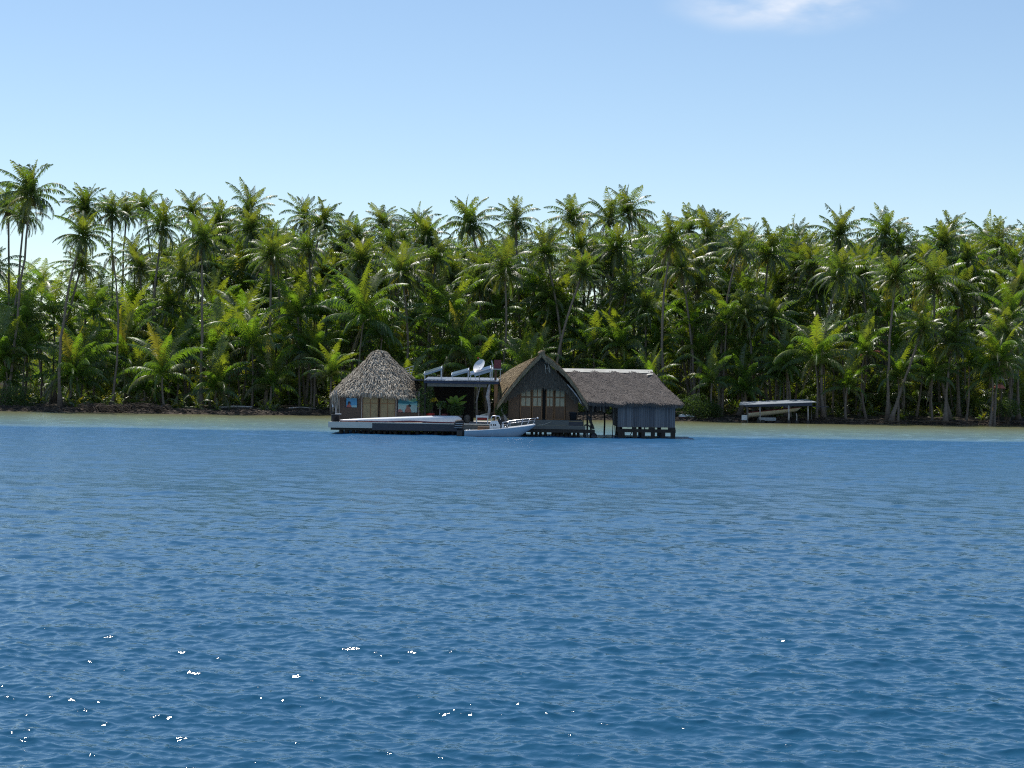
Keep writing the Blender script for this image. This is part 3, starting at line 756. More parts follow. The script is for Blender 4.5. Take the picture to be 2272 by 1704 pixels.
mb = MB()
for k in range(9):
    p = W(1208+r_.uniform(-1,14), 800+r_.uniform(-3,18), 131.9); mb.beam(p, p+Vector((r_.uniform(-.1,.15),0,-r_.uniform(.2,.6))), .05)
mb.build('loose_fronds', M['thatch_pale'], h2)
xl, xr = W(1128,900,D2).x, W(1282,900,D2).x
zt2 = W(1200,855,D2).z
dA, dB = W(1153.5,900,D2).x, W(1255,900,D2).x
zp = lambda py: W(1200,py,D2).z
mb = MB(); mb.box(xl, dA-.02, D2, D2+.1, Z2, zp(872)); mb.box(dB+.02, xr, D2, D2+.1, Z2, zp(872))
mb.box(xl, xl+.1, D2+.103, D2+5, Z2, zp(875)); mb.box(xr-.1, xr, D2+.103, D2+5, Z2, zp(875)); mb.box(xl+.103, xr-.103, D2+4.9, D2+5, Z2, zp(860))
mb.build('wall', M['brown_board'], h2)
cols = [(1157,1168.5,1177.5),(1181,1193,1202),(1211.5,1220,1228),(1231,1240.5,1251)]
leafs = [(1153.5,1179.5),(1180,1203.7),(1210.3,1229),(1229.6,1255)]
for (pa, pb), (c_a, c_b, c_c) in zip(leafs, cols):
    xa_, xb_ = W(pa,900,D2).x+.02, W(pb,900,D2).x-.02
    dr_ = MB().box(xa_, xb_, D2+.02, D2+.07, Z2, zt2).build('folding_door', M['brown_board'], h2)
    mb = MB()
    for x in (xa_, xb_-.07): mb.box(x, x+.07, D2-.02, D2+.017, Z2, zt2)
    xm = (xa_+xb_)/2
    for z in (Z2, zp(903), zp(881.6)-.03): mb.box(xa_+.073, xb_-.073, D2-.012, D2+.015, z, z+.055)
    mb.box(xm-.02, xm+.02, D2-.006, D2+.013, zp(903)+.058, zt2)
    mb.build('door_frame', M['orange_wood'], dr_)
    for (u0, u1) in ((xa_+.09, xm-.035), (xm+.035, xb_-.09)):
        for (za, zb) in ((zp(901), zp(883)), (zp(879.5), zp(862))):
            MB().box(u0, u1, D2+.004, D2+.018, za, zb).build('pane', M['pane'], dr_)
MB().box(W(1203.8,900,D2).x, W(1210.2,900,D2).x, D2+.2, D2+.25, Z2, zt2).build('opening_shade', M['dark_wood_shade'], h2)  # dark sheet standing in for the shade inside the doorway
# right hand side strut and rope bits
p = [W(1259,853,131.6), W(1272,868,131.5), W(1284,884,131.4), W(1290,896,131.4)]
MB().tube(p, [.04,.05,.04,.03], 6).build('barge_branch', M['driftwood'], h2)

# platform under the gabled hut
pf = thing('hut_platform', (W(1240,945,132).x, 132, 0), 'grey boarded platform on short dark posts beneath the gabled hut', 'platform')
xa, xb = W(1128,945,131.2).x, W(1293,945,131.2).x
mb = MB(); y = 131.25
while y < 139: mb.box(xa, xb, y, y+.2, Z2-.06, Z2-.004); y += .215
mb.build('deck', M['green_plank'], pf)
MB().box(xa, W(1262,940,131.2).x, 131.16, 131.247, .86, Z2).build('skirt_board', M['green_plank'], pf)
MB().box(W(1262,940,131.2).x+.003, xb, 131.19, 131.247, .86, Z2-.07).build('skirt_board', M['dark_plank'], pf)
MB().box(xa, xb+.2, 131.0, 131.155, .60, .857).build('lower_fascia', M['green_plank'], pf)
mb = MB(); mb.box(xa, W(1320,955,131).x, 131.05, 131.25, .34, .597); mb.box(xa, xb, 136.5, 136.7, .34, .597); mb.build('beam', M['wet_post'], pf)
for k, px in enumerate((1150,1164,1180,1190,1199,1210,1228,1237,1246,1256,1264,1274,1283,1297,1317)):
    for yy in ((131.4, 137.5) if px < 1290 else (131.2,)):
        x = W(px,965,yy).x; r0 = .17 if px in (1228,1237,1246,1256) else .11
        MB().tube([(x,yy,-1.7),(x,yy,.35)], [r0*1.1,r0], 9).build('post', M['wet_post'], pf, True)
mb = MB(); x = W(1317,965,131.2).x; mb.lathe((x,131.2,-.1), [(.05,-.2),(.27,-.15),(.29,.2),(.2,.42),(.03,.44)], 12); mb.build('mooring_buoy', M['black'], pf, True)
t = thing('black_bin', (W(1272,945,131.0).x,131.5,Z2), 'black bin standing at the right end of the gabled hut platform', 'bin')
a = W(1263,945,131.6); b = W(1280,927,131.6)
MB().lathe(((a.x+b.x)/2,131.7,Z2-.0), [(.02,0),(.25,0),(.29,.56),(.31,.57),(.31,.62),(.02,.66)], 14).build('body', M['black_rag'], t, True)
t = thing('boarding_steps', (W(1305,950,131.4).x,131.4,0), 'dark curved boarding steps at the right end of the platform', 'steps')
mb = MB(); mb.tube([W(1296,944,131.3),W(1302,942.5,131.3),W(1309,946,131.3),W(1312,953,131.3)], .06, 7); mb.build('handrail', M['wet_post'], t, True)
mb = MB(); mb.beam(W(1305,922,131.6), W(1317,952,131.4), .10, .16); mb.beam(W(1305,922,132.4), W(1317,952,132.2), .10, .16); mb.build('stringer', M['wet_post'], t)
mb = MB()
for q in (.25,.5,.75): p = W(1305,922,131.6).lerp(W(1317,952,131.4), q); mb.box(p.x-.12,p.x+.12,131.5,132.3,p.z-.03,p.z+.02)
mb.build('tread', M['dark_plank'], t)
mb = MB()
for px in (1294,1302): mb.tube([W(px,956,131.6), W(px,915,131.6)], .04, 6)
mb.build('upright', M['wet_post'], t)

# ---------------------------------------------------------------- long thatched shed over the water
s3 = thing('long_shed', (W(1434,960,135).x,135,0), 'long grey thatched shed on stilts with white ridge and boarded end room in bluish shade', 'shed')
RL, RR_ = W(1238,819,135.4), W(1446,823,135.4)
E0, E1 = W(1236,893,131.6), W(1515,897,131.6)
ze = W(1400,893,131.6).z; zr3 = W(1350,822,135.4).z
xL, xR, xRR = E0.x, E1.x, RR_.x
xE = W(1293,893,131.6).x
def S3f(u, v):
    x0_ = xE + (xL-xE)*min(1, v*1.0); x1_ = xR + (xRR-xR)*v
    return Vector((x0_+(x1_-x0_)*u, 131.6+(135.4-131.6)*v, ze+(zr3-ze)*v + .05*math.sin(u*13)*(1-v) + .04*math.sin(u*31+v*9) - .10*math.sin(math.pi*v)))
def S3b(u, v):
    x0_ = xE + (xL-xE)*min(1, v*1.0); x1_ = xR + (xRR-xR)*v
    return Vector((x1_+(x0_-x1_)*u, 139.2+(135.4-139.2)*v, ze+(zr3-ze)*v - .08*math.sin(math.pi*v)))
def S3h(u, v):
    return Vector((xR+(xRR-xR)*v, 131.6+(139.2-131.6)*u*(1-v)+(135.4-131.6)*v, ze+(zr3-ze)*v - .08*math.sin(math.pi*v)))
mb = MB()
for SS in (S3f, S3b, S3h): shell(mb, SS, 26, 8, .16)
thatch(mb, S3f, 14000, .30, .045, .055, 21); thatch(mb, S3h, 2500, .34, .05, .07, 22, 0, .97); thatch(mb, S3b, 1500, .5, .1, .06, 23)
fringe(mb, S3f(0,0), S3f(1,0), 2600, .30, .035, (0,-1,0), 24, curve=lambda t: S3f(t,.005)-Vector((0,0,.05)))
fringe(mb, S3h(0,0), S3h(1,0), 500, .38, .045, (1,0,0), 25)
mb.build('roof', M['thatch_grey'], s3)
mb = MB()
mb.add([(xL,135.10,zr3-.16),(xRR+.1,135.10,zr3-.16),(xRR+.05,135.40,zr3+.11),(xL,135.40,zr3+.11),(xRR+.1,135.70,zr3-.16),(xL,135.70,zr3-.16)], [(0,1,2,3),(3,2,4,5),(1,4,2)])
mb.add([(xRR+.1,135.1,zr3-.155),(xRR-.35,134.95,zr3-.22),(xRR-.5,134.7,zr3-.34),(xRR+.2,135.0,zr3-.24)], [(0,1,2,3)])
mb.build('ridge_cap', M['ridge'], s3)
bx0, bx1 = W(1370.5,930,132.2).x, W(1498,930,132.2).x
zb = W(1434,948,132.2).z
mb = MB(); r_ = random.Random(31); x = bx0
while x < bx1-.02:
    w = min(r_.uniform(.10,.19), bx1-x); mb.box(x, x+w-.012, 132.2-r_.uniform(0,.025), 132.24, zb+r_.uniform(-.03,.03), ze-.02); x += w
mb.build('front_wall', M['shade_blue_board'], s3)
MB().box(bx1-.06, bx1, 132.243, 138.5, zb, ze+.2).build('side_wall', M['dark_plank'], s3)
MB().box(bx0, bx0+.06, 132.243, 138.5, zb, ze+.2).build('side_wall', M['dark_plank'], s3)
MB().box(bx0+.063, bx1-.063, 138.42, 138.5, zb+.072, ze+.2).build('back_panel', M['dark_plank'], s3)
MB().box(bx0+.063, bx1-.063, 132.3, 138.5, zb-.0, zb+.07).build('floor', M['dark_plank'], s3)
z0b, z1b = W(1434,959.5,132.2).z, W(1434,952.2,132.2).z
MB().box(bx0-.05, bx1+.05, 132.1, 132.3, z0b, z1b).build('beam', M['wet_post'], s3)
for a, b in ((1370,1375),(1402,1412),(1429,1431),(1439,1453),(1482,1498.5)):
    MB().box(W(a,950,132.2).x, W(b,950,132.2).x, 132.12, 132.28, z1b+.002, zb-.002).build('blocking', M['wet_post'], s3)
for i, (a, b) in enumerate(((1371,1386),(1404,1413),(1423,1431),(1444,1453),(1467,1476),(1488,1498))):
    x0_, x1_ = W(a,965,132.2).x, W(b,965,132.2).x
    MB().box(x0_, x1_, 132.1, 132.36, -1.7, z0b-.002).build('post', M['wet_post'], s3)
    if i % 2 == 0: MB().box(x0_+.2, x1_+.2, 138.2, 138.4, -1.7, zb-.1).build('post', M['wet_post'], s3)
mb = MB(); mb.beam(W(1386,966,132.35), W(1381,958,132.35), .08); mb.beam(W(1398,966,132.35), W(1403,957,132.35), .06); mb.build('brace', M['wet_post'], s3)
for px, yy in ((1302,138.3),(1340,138.3),(1310,131.9)):
    x = W(px,930,yy).x; MB().tube([(x,yy,-1.6),(x+.06,yy,1.0),(x,yy,ze+.1)], .07, 7).build('pole', M['wet_post'], s3, True)
for px, pb in ((1359,1358),(1363,1367)):
    MB().tube([W(pb,970,131.9)+Vector((0,0,-1)), W(px+1,940,131.9), W(px,896,131.9)], .035, 6).build('thin_pole', M['wet_post'], s3, True)
mb = MB(); r_ = random.Random(5)
for k in range(160):
    p = W(r_.uniform(1298,1350), r_.uniform(896,900), r_.uniform(132,138)); ll = r_.uniform(.15,.6)
    mb.add([p, p+Vector((.08,0,0)), p+Vector((.1,.02,-ll)), p+Vector((.05,.02,-ll))], [(0,1,2,3)])
mb.build('hanging_thatch', M['thatch_grey'], s3)['kind'] = 'stuff'
MB().box(W(1296,903,134).x, bx0, 137.9, 138.05, ze-.25, ze-.08).build('tie_beam', M['dark_wood_shade'], s3)

# ---------------------------------------------------------------- motor boat
DB = 129.6
xs0, xs1 = W(1031,965,DB).x, W(1187.5,943,DB).x
bo = thing('motor_boat', ((xs0+xs1)/2, DB, 0), 'small white motor boat with bluish shaded hull, centre console and bow rail', 'motor boat')
zs0, zs1 = W(1036,956.5,DB-.9).z, W(1187,943,DB).z
NS = 26; out = []; inn = []
def sheer(t): return zs0 + (zs1-zs0)*(.35*t+.65*t*t)
def half(t): return .93*(1-max(0,(t-.45)/.55)**2.3)**.8*(.93+.07*min(1,t*3))
L_ = xs1-xs0
def xpos(t, zf):      # zf 0 keel .. 1 sheer; raked bow
    return xs0 + L_*t - (.95*(1-zf)**1.3)*max(0,(t-.55)/.45)**1.5
vs = []; KP = 7
for i in range(NS+1):
    t = i/NS; hb = max(half(t), .012); zk = -.22 + .42*max(0,(t-.6)/.4)**2.2
    sec = [(0,0),(.52,.14),(.80,.26),(.86,.40),(.93,.62),(.98,.85),(1,1)]
    for a, zf in sec: vs.append((xpos(t,zf), DB-hb*a, zk+(sheer(t)-zk)*zf))
def mirror(vs): return [(x, 2*DB-y, z) for x,y,z in vs]
mb = MB()
q = [(i*KP+k, (i+1)*KP+k, (i+1)*KP+k+1, i*KP+k+1) for i in range(NS) for k in range(KP-1)]
mb.add(vs, q); mb.add(mirror(vs), [tuple(reversed(f)) for f in q])
tr = vs[:KP]; mb.add(tr+mirror(tr)[::-1], [tuple(range(2*KP))])
mb.build('hull', M['hull_shade'], bo, True)
mb = MB()
for s_ in (-1, 1):
    pts = [Vector((xpos(i/NS,1), DB+s_*max(half(i/NS),.012), sheer(i/NS)+.01)) for i in range(NS+1)]
    mb.tube(pts, .045, 6)
    vs2 = []
    for i in range(NS+1):
        t = i/NS; hb = max(half(t),.012); x = xpos(t,1)
        vs2 += [(x, DB+s_*hb, sheer(t)+.035), (x, DB+s_*max(hb-.2,0), sheer(t)+.045)]
    mb.add(vs2, [(2*i, 2*i+1, 2*i+3, 2*i+2) for i in range(NS)])
mb.build('gunwale', M['gelcoat'], bo, True)
vs2 = []
for i in range(int(NS*.62), NS+1):
    t = i/NS; hb = max(half(t)-.19,.004); x = xpos(t,1); vs2 += [(x, DB-hb, sheer(t)+.05), (x, DB, sheer(t)+.11), (x, DB+hb, sheer(t)+.05)]
n_ = len(vs2)//3; mb = MB(); mb.add(vs2, [(3*i+k, 3*i+k+1, 3*i+k+4, 3*i+k+3) for i in range(n_-1) for k in (0,1)]); mb.build('foredeck', M['gelcoat'], bo, True)
fx = lambda px: W(px,950,DB).x
mb = MB(); mb.box(xs0+.05, fx(1125), DB-.72, DB+.72, .10, .14); mb.build('floor', M['cream'], bo)
mb = MB(); za = W(1080,953.5,DB).z
MB().box(fx(1060), fx(1101), DB-.4, DB+.55, .145, W(1080,947,DB).z).build('seat', M['brown_board'], bo)
MB().box(fx(1060)+.0, fx(1072), DB-.75, DB-.42, .3, W(1070,951.5,DB).z).build('orange_cushion', M['orange_wood'], bo)
mb = MB(); r1 = W(1088,952,DB); 
zt_ = W(1098,934,DB).z
pr = [(fx(1086.5), .145),(fx(1086.5), zt_-.22),(fx(1089), zt_),(fx(1104), zt_+.02),(fx(1110), zt_-.35),(fx(1110), .145)]
v0 = [(x, DB-.45, z) for x, z in pr]; v1 = [(x, DB+.45, z) for x, z in pr]; k_ = len(pr)
mb.add(v0+v1, [tuple(range(k_)), tuple(range(2*k_-1,k_-1,-1))]+[(i,(i+1)%k_+0,(i+1)%k_+k_,i+k_) for i in range(k_)])
con = mb.build('console', M['white'], bo)
mb = MB()
for a in (1090,1095.5,1099.5): x = fx(a); z = W(a,942.5,DB).z; mb.box(x-.05, x+.04, DB-.465, DB-.452, z-.07, z+.07)
mb.build('gauge', M['black'], con)
mb = MB(); zt2_ = W(1098,922.5,DB).z
mb.tube([(fx(1089),DB-.42,zt_),(fx(1090),DB-.42,zt2_-.1),(fx(1094),DB-.42,zt2_),(fx(1108),DB-.42,zt2_-.02),(fx(1110),DB-.42,zt_+.1)], .035, 7)
mb.tube([(fx(1089),DB+.42,zt_),(fx(1090),DB+.42,zt2_-.1),(fx(1094),DB+.42,zt2_),(fx(1108),DB+.42,zt2_-.02),(fx(1110),DB+.42,zt_+.1)], .035, 7)
mb.tube([(fx(1094),DB-.42,zt2_),(fx(1094),DB+.42,zt2_)], .03, 6)
mb.build('windscreen_frame', M['steel'], con, True)
MB().add if False else None
mb = MB(); mb.add([(fx(1091),DB-.4,zt_+.03),(fx(1094),DB-.4,zt2_-.04),(fx(1094),DB+.4,zt2_-.04),(fx(1091),DB+.4,zt_+.03)], [(0,1,2,3)]); mb.build('windscreen', M['black'], con)
MB().tube([(fx(1100)+math.cos(a)*.02, DB+.17*math.cos(a), zt_+.2+.17*math.sin(a)) for a in np.linspace(0,6.28,13)], .02, 6).build('steering_wheel', M['steel'], con, True)
MB().box(fx(1104), fx(1113), DB-.3, DB+.3, .3, W(1108,929,DB).z).build('black_bag', M['black_rag'], bo)
mb = MB(); mb.add([(fx(1110),DB-.5,.3),(fx(1119.5),DB-.5,.6),(fx(1116.5),DB-.45,W(1116,938,DB).z),(fx(1110),DB+.5,.3),(fx(1119.5),DB+.5,.6),(fx(1116.5),DB+.45,W(1116,938,DB).z)], [(0,1,2),(5,4,3),(0,2,5,3),(1,4,5,2)])
mb.build('fore_bulkhead', M['white'], bo)
mb = MB(); tips = []
for s_ in (-1, 1):
    rail = []
    for px, py in ((1114.5,937.5),(1130,934.2),(1145,932.2),(1160,930.5),(1175,929),(1189,927.6)):
        x = W(px,py,DB).x; z = W(px,py,DB).z; t = (x-xs0)/L_; hb = max(0.1, half(min(t,.93))-.1) if px < 1189 else .12
        rail.append(Vector((x, DB+s_*hb, z)))
    mb.tube(rail, .018, 6); mb.tube([(rail[0].x,rail[0].y,rail[0].z),(rail[0].x-.02,rail[0].y,sheer(.5))], .02, 6)
    mid = [p + Vector((-.05,0,-.17)) for p in rail[1:]]; mb.tube(mid, .013, 5)
    for pb, pt in ((1124,1129),(1131.5,1131.5),(1155.5,1160.5),(1169,1175),(1182,1188)):
        xb_, xt_ = fx(pb), fx(pt); tb = (xb_-xs0)/L_; hb = max(.05, half(tb)-.1)
        k = min(range(len(rail)), key=lambda i: abs(rail[i].x-xt_)); r0 = rail[k]
        j = min(max(k - (1 if rail[k].x > xt_ else 0), 0), len(rail)-2); f_ = (xt_-rail[j].x)/(rail[j+1].x-rail[j].x)
        mb.tube([(xb_, DB+s_*hb, sheer(tb)), rail[j].lerp(rail[j+1], min(1,max(0,f_)))], .018, 6)
x, z = W(1193,927.4,DB).x, W(1193,927.4,DB).z
mb.tube([rail[-1]-Vector((0,.24,0)), (x,DB,z), rail[-1]], .022, 6)
mb.build('bow_rail', M['steel'], bo, True)
MB().ball((x,DB,z), .07, 10, 6).build('bow_light', M['white'], bo, True)
mb = MB(); mb.ball((fx(1043),DB-.8,sheer(.1)+.09), .05); mb.ball((fx(1121),DB-.7,sheer(.6)+.1), .06); mb.build('cleat', M['steel'], bo, True)
# outboard
ob_x = fx(1017.5); zc = W(1017,937,DB).z
mb = MB()
def rbox(mb, x0, x1, y0, y1, z0, z1, tp=.8, sl=0):
    cx_, cy_ = (x0+x1)/2, (y0+y1)/2; rr = []
    for z, k in ((z0,.86),(z0+(z1-z0)*.25,1),(z0+(z1-z0)*.75,.96),(z1-(z1-z0)*.06,tp),(z1,tp*.6)):
        rr.append([(cx_+sl*(z-z0)+(x1-x0)/2*k*np.sign(math.cos(a))*abs(math.cos(a))**.6, cy_+(y1-y0)/2*k*np.sign(math.sin(a))*abs(math.sin(a))**.6, z) for a in np.linspace(0,2*math.pi,15)[:-1]])
    vs = [p for r_ in rr for p in r_]; n = 14
    mb.add(vs, [(i*n+k, i*n+(k+1)%n, (i+1)*n+(k+1)%n, (i+1)*n+k) for i in range(4) for k in range(n)]+[tuple(range(4*n,5*n)), tuple(range(n-1,-1,-1))])
rbox(mb, fx(1006), fx(1028), DB-.3, DB+.3, W(1017,951,DB).z, W(1017,931,DB).z, .75, .12)
ob = mb.build('outboard_motor', M['black_rag'], bo, True)
mb = MB(); 
for k, z in enumerate((.62,.78,.94)): mb.box(fx(1008)+k*.05, fx(1026)+k*.03, DB-.315, DB-.302, z, z+.035)
mb.build('cowl_stripe', M['alu'], ob)
mb = MB(); rbox(mb, fx(1013), fx(1030), DB-.16, DB+.16, -.45, W(1017,951,DB).z+.01, .9); mb.build('motor_leg', M['black'], ob, True)
mb = MB(); 
for k in range(3): a = k*2.09; mb.add([(fx(1011),DB,-.4),(fx(1011)-.03,DB+.18*math.cos(a),-.4+.18*math.sin(a)),(fx(1011)+.05,DB+.18*math.cos(a+.6),-.4+.18*math.sin(a+.6))], [(0,1,2)])
mb.build('propeller', M['black'], ob)
mb = MB(); pa, pb = Vector((x+.02,DB,z-.02)), W(1222,936,131.1); mid = (pa+pb)/2+Vector((0,0,-.07)); mb.tube([pa, mid, pb], .016, 5)
o = mb.build('mooring_rope', M['cream'], None, origin=pa); tag(o, 'thin mooring rope from the boat bow rail to the platform', 'rope')

# ---------------------------------------------------------------- boat shelter on the far shore
bs = thing('boat_shelter', (W(1727,940,199).x,199,0), 'low flat tin boat shelter on thin posts at the far shore', 'shelter')
a, b = W(1640,898.5,198), W(1812,892,198)
dz = .32
mb = MB(); c4 = [a, b, b+Vector((-.4,5,dz)), a+Vector((.8,5,dz))]
mb.add(c4+[p-Vector((0,0,.04)) for p in c4], [(0,1,2,3),(7,6,5,4),(0,4,5,1),(1,5,6,2),(2,6,7,3),(3,7,4,0)]); mb.build('tin_roof', M['tin'], bs)
mb = MB(); p, q = a+Vector((.5,.02,-.045)), b+Vector((-.5,.02,-.045)); mb.add([p,q,q+Vector((0,0,-.42)),p+Vector((.3,0,-.16)), p+Vector((0,.06,0)),q+Vector((0,.06,0)),q+Vector((0,.06,-.42)),p+Vector((.3,.06,-.16))], [(3,2,1,0),(4,5,6,7),(0,1,5,4),(1,2,6,5),(2,3,7,6),(3,0,4,7)]); mb.build('fascia', M['tin_blue'], bs)
MB().box(W(1795,895,203).x, W(1832,895,203).x, 201, 203, b.z-.62, b.z-.5).build('lean_to_roof', M['dark_plank'], bs)
for px, top, w, yy in ((1658.5,902,.10,198.4),(1686,900,.14,198.2),(1749.7,899,.20,198.1),(1767,917,.14,198.6),(1792.5,900,.17,198.2),(1670,900,.12,202.6),(1755,900,.12,202.6),(1800,897,.12,202.6)):
    p = W(px,top,yy); MB().tube([(p.x,yy,-.8),(p.x+.05,yy,.8),(p.x,yy,p.z)], w*.5, 8).build('post', M['driftwood'] if w > .13 and yy < 199 else M['green_plank'], bs, True)
mb = MB()
for px in (1683,1693,1726,1750,1767.5,1792.5): p = W(px,938,198.0); mb.lathe((p.x,198.0+(.25 if px in (1683,1693) else 0),-.6), [(.22,0),(.24,.75),(.2,.95),(.01,.96)], 9)
mb.build('footing', M['wet_post'], bs, True)
bt = thing('beached_boat', (W(1715,920,200).x,200.3,.7), 'long pale boat hauled up bow high under the boat shelter', 'boat')
lo, hi = W(1661,924,200), W(1780,908,200)
vs = []; NS = 16
for i in range(NS+1):
    t = i/NS; x = lo.x+(hi.x-lo.x)*t; zt_ = W(1661,916,200).z+(W(1780,904,200).z-W(1661,916,200).z)*t; zb_ = W(1661,926.5,200).z+(W(1775,912,200).z-W(1661,926.5,200).z)*t**1.0
    hb = .95*(1-max(0,(t-.6)/.4)**2.5); rake = .0
    for yy, zz in ((-hb,1),(-hb*.92,.45),(-hb*.5,.05),(0,-.1),(hb*.5,.05),(hb*.92,.45),(hb,1)): vs.append((x - (1-zz)*.5*max(0,(t-.7)/.3), 200.6+yy, zb_+(zt_-zb_)*zz))
mb = MB(); mb.add(vs, [(i*7+k,(i+1)*7+k,(i+1)*7+k+1,i*7+k+1) for i in range(NS) for k in range(6)]+[tuple(range(7))]); mb.build('hull', M['cream'], bt, True)
mb = MB()
for k in (0, 6): mb.tube([Vector(vs[i*7+k])+Vector((0,0,.03)) for i in range(NS+1)], .05, 6)
mb.build('rim', M['maroon'], bt, True)
p, q = W(1684,930,199.5), W(1722,924,199.5); MB().box(p.x, q.x, 199.5, 201.5, .25, .62).build('cradle', M['tin'], bt)
a, b = W(1646,932,198.8), W(1658,921,198.8); o = MB().box(a.x, b.x, 198.6, 199.2, a.z, b.z); 
for k in range(3): o.box(a.x-.02, b.x+.02, 198.57, 198.597, a.z+.05+k*.18, a.z+.1+k*.18)
o = o.build('crate', M['gelcoat'], None, origin=((a.x+b.x)/2,198.9,a.z)); tag(o, 'small white crate at the left end of the boat shelter', 'crate')
# ---------------------------------------------------------------- palm crowns
def frond(rg, L, e0, bend, az, nl, leaflen, droop, w, tint, wind=(0,0), raise_=.25, half_=1.0):
    M_ = nl; s = np.linspace(0, 1, M_); e = e0 - bend*s**1.25
    ds = L/(M_-1)
    hr = np.array([math.cos(az), math.sin(az), 0]); up = np.array([0,0,1.0])
    T = np.cos(e)[:,None]*hr + np.sin(e)[:,None]*up
    P = np.vstack([[0,0,0], np.cumsum(T[:-1]*ds, 0)])
    wv = np.array([wind[0], wind[1], 0]); P = P + wv*(s**2)[:,None]*L*.25
    T = np.gradient(P, axis=0); T /= np.linalg.norm(T,axis=1)[:,None]
    roll = rg.normal(0, .22) + s*rg.normal(0,.5)
    B = np.cross(hr, up); B = np.tile(B,(M_,1)); N = np.cross(B, T); N /= np.linalg.norm(N,axis=1)[:,None]
    B, N = B*np.cos(roll)[:,None]+N*np.sin(roll)[:,None], N*np.cos(roll)[:,None]-B*np.sin(roll)[:,None]
    Vs, Cs = [], []
    i0 = int(M_*.10)
    for side in (-1, 1):
        idx = np.arange(i0, M_); ss = s[idx]; n = len(idx)
        keep = rg.random(n) < half_
        idx, ss = idx[keep], ss[keep]; n = len(idx)
        ll = leaflen*(np.sin(np.pi*np.clip(ss*.86+.12,0,1))**.55)*rg.uniform(.82,1.12,n)
        ph = np.radians(30+38*ss+rg.normal(0,4,n))
        d = B[idx]*side*np.cos(ph)[:,None] + T[idx]*np.sin(ph)[:,None] + N[idx]*(raise_*rg.uniform(.8,1.25,n))[:,None]
        d /= np.linalg.norm(d,axis=1)[:,None]
        g = np.zeros((n,3)); g[:,2] = -1; g += wv*.5
        dr = (droop*rg.uniform(.8,1.2,n))[:,None]
        d1 = d + g*dr*.35; d1 /= np.linalg.norm(d1,axis=1)[:,None]
        d2 = d + g*dr*1.3; d2 /= np.linalg.norm(d2,axis=1)[:,None]
        Tn = T[idx]; p0 = P[idx]; p1 = p0+d1*(ll*.5)[:,None]; p2 = p1+d2*(ll*.5)[:,None]
        ww = w*rg.uniform(.8,1.2,n)[:,None]
        Vs.append(np.stack([p0-Tn*ww*.35,p0+Tn*ww*.35,p1-Tn*ww*.5,p1+Tn*ww*.5,p2-Tn*ww*.1,p2+Tn*ww*.1],1).reshape(-1,3))
    nleaf = sum(len(v) for v in Vs)//6
    V = np.vstack(Vs); b = np.arange(nleaf)*6
    Q = np.vstack([np.stack([b,b+1,b+3,b+2],1), np.stack([b+2,b+3,b+5,b+4],1)])
    # rachis
    k = np.linspace(0, M_-1, 9).astype(int); o = len(V); rw = np.linspace(.055,.012,9)[:,None]
    rv = np.stack([P[k]-B[k]*rw, P[k]+N[k]*rw, P[k]+B[k]*rw],1).reshape(-1,3)
    V = np.vstack([V, rv]); j = np.arange(8)*3+o
    Q = np.vstack([Q, np.stack([j,j+1,j+4,j+3],1), np.stack([j+1,j+2,j+5,j+4],1)])
    C = np.tile(tint, (len(V),1)).astype(float); C[o:,0] = np.minimum(1, C[o:,0]+.25)
    return V, Q, C

def join(parts):
    Vs, Qs, Cs, o = [], [], [], 0
    for V, Q, C in parts: Vs.append(V); Qs.append(Q+o); Cs.append(C); o += len(V)
    return np.vstack(Vs), np.vstack(Qs), np.vstack(Cs)

def crown_data(seed, n=25, L=4.3, young=False, detail=44, sparse=1.0, wide=1.0, wind=(-.35,0), hang=1.0, dead=2):
    rg = np.random.default_rng(seed); parts = []
    for i in range(n):
        t = (i+.5)/n; az = i*2.39996 + rg.normal(0,.15)
        val = rg.uniform(.8,1.25)
        if young:
            e0 = R(88-82*t**1.45+rg.normal(0,6)); bend = R(42+62*math.sin(math.pi*t*.7)+rg.normal(0,12)); ll = L*(.75+.35*math.sin(math.pi*min(1,t+.25)))*rg.uniform(.85,1.1)
            dr = .55+1.6*t; yl = .35*(t<.2)+(.45 if rg.random()<.07 else 0)
        else:
            e0 = R(88-(126*hang)*t**1.3+rg.normal(0,8)); bend = R(26+66*math.sin(math.pi*t*.8)+rg.normal(0,10)); ll = L*(.62+.46*math.sin(math.pi*min(1,t*.8+.2)))*rg.uniform(.82,1.1)
            dr = .8+1.5*t; yl = .3*(t<.18)+(.6 if (t>.75 and rg.random()<.3) else 0)
        lf = (.95*L/5.6 if young else .92*L/4.2)*rg.uniform(.9,1.1)
        parts.append(frond(rg, ll, e0, bend, az, detail, lf, dr, .088*wide, (yl,(0.12*max(0,t-.6) if rg.random()<.85 else .35*t),val), wind, half_=sparse))
    for k in range(dead):
        parts.append(frond(rg, L*.8, R(-55+rg.normal(0,10)), R(30), rg.uniform(0,6.28), max(14,detail//2), .6, 1.6, .08*wide, (.1,.85,1), wind, half_=.7))
    return join(parts)

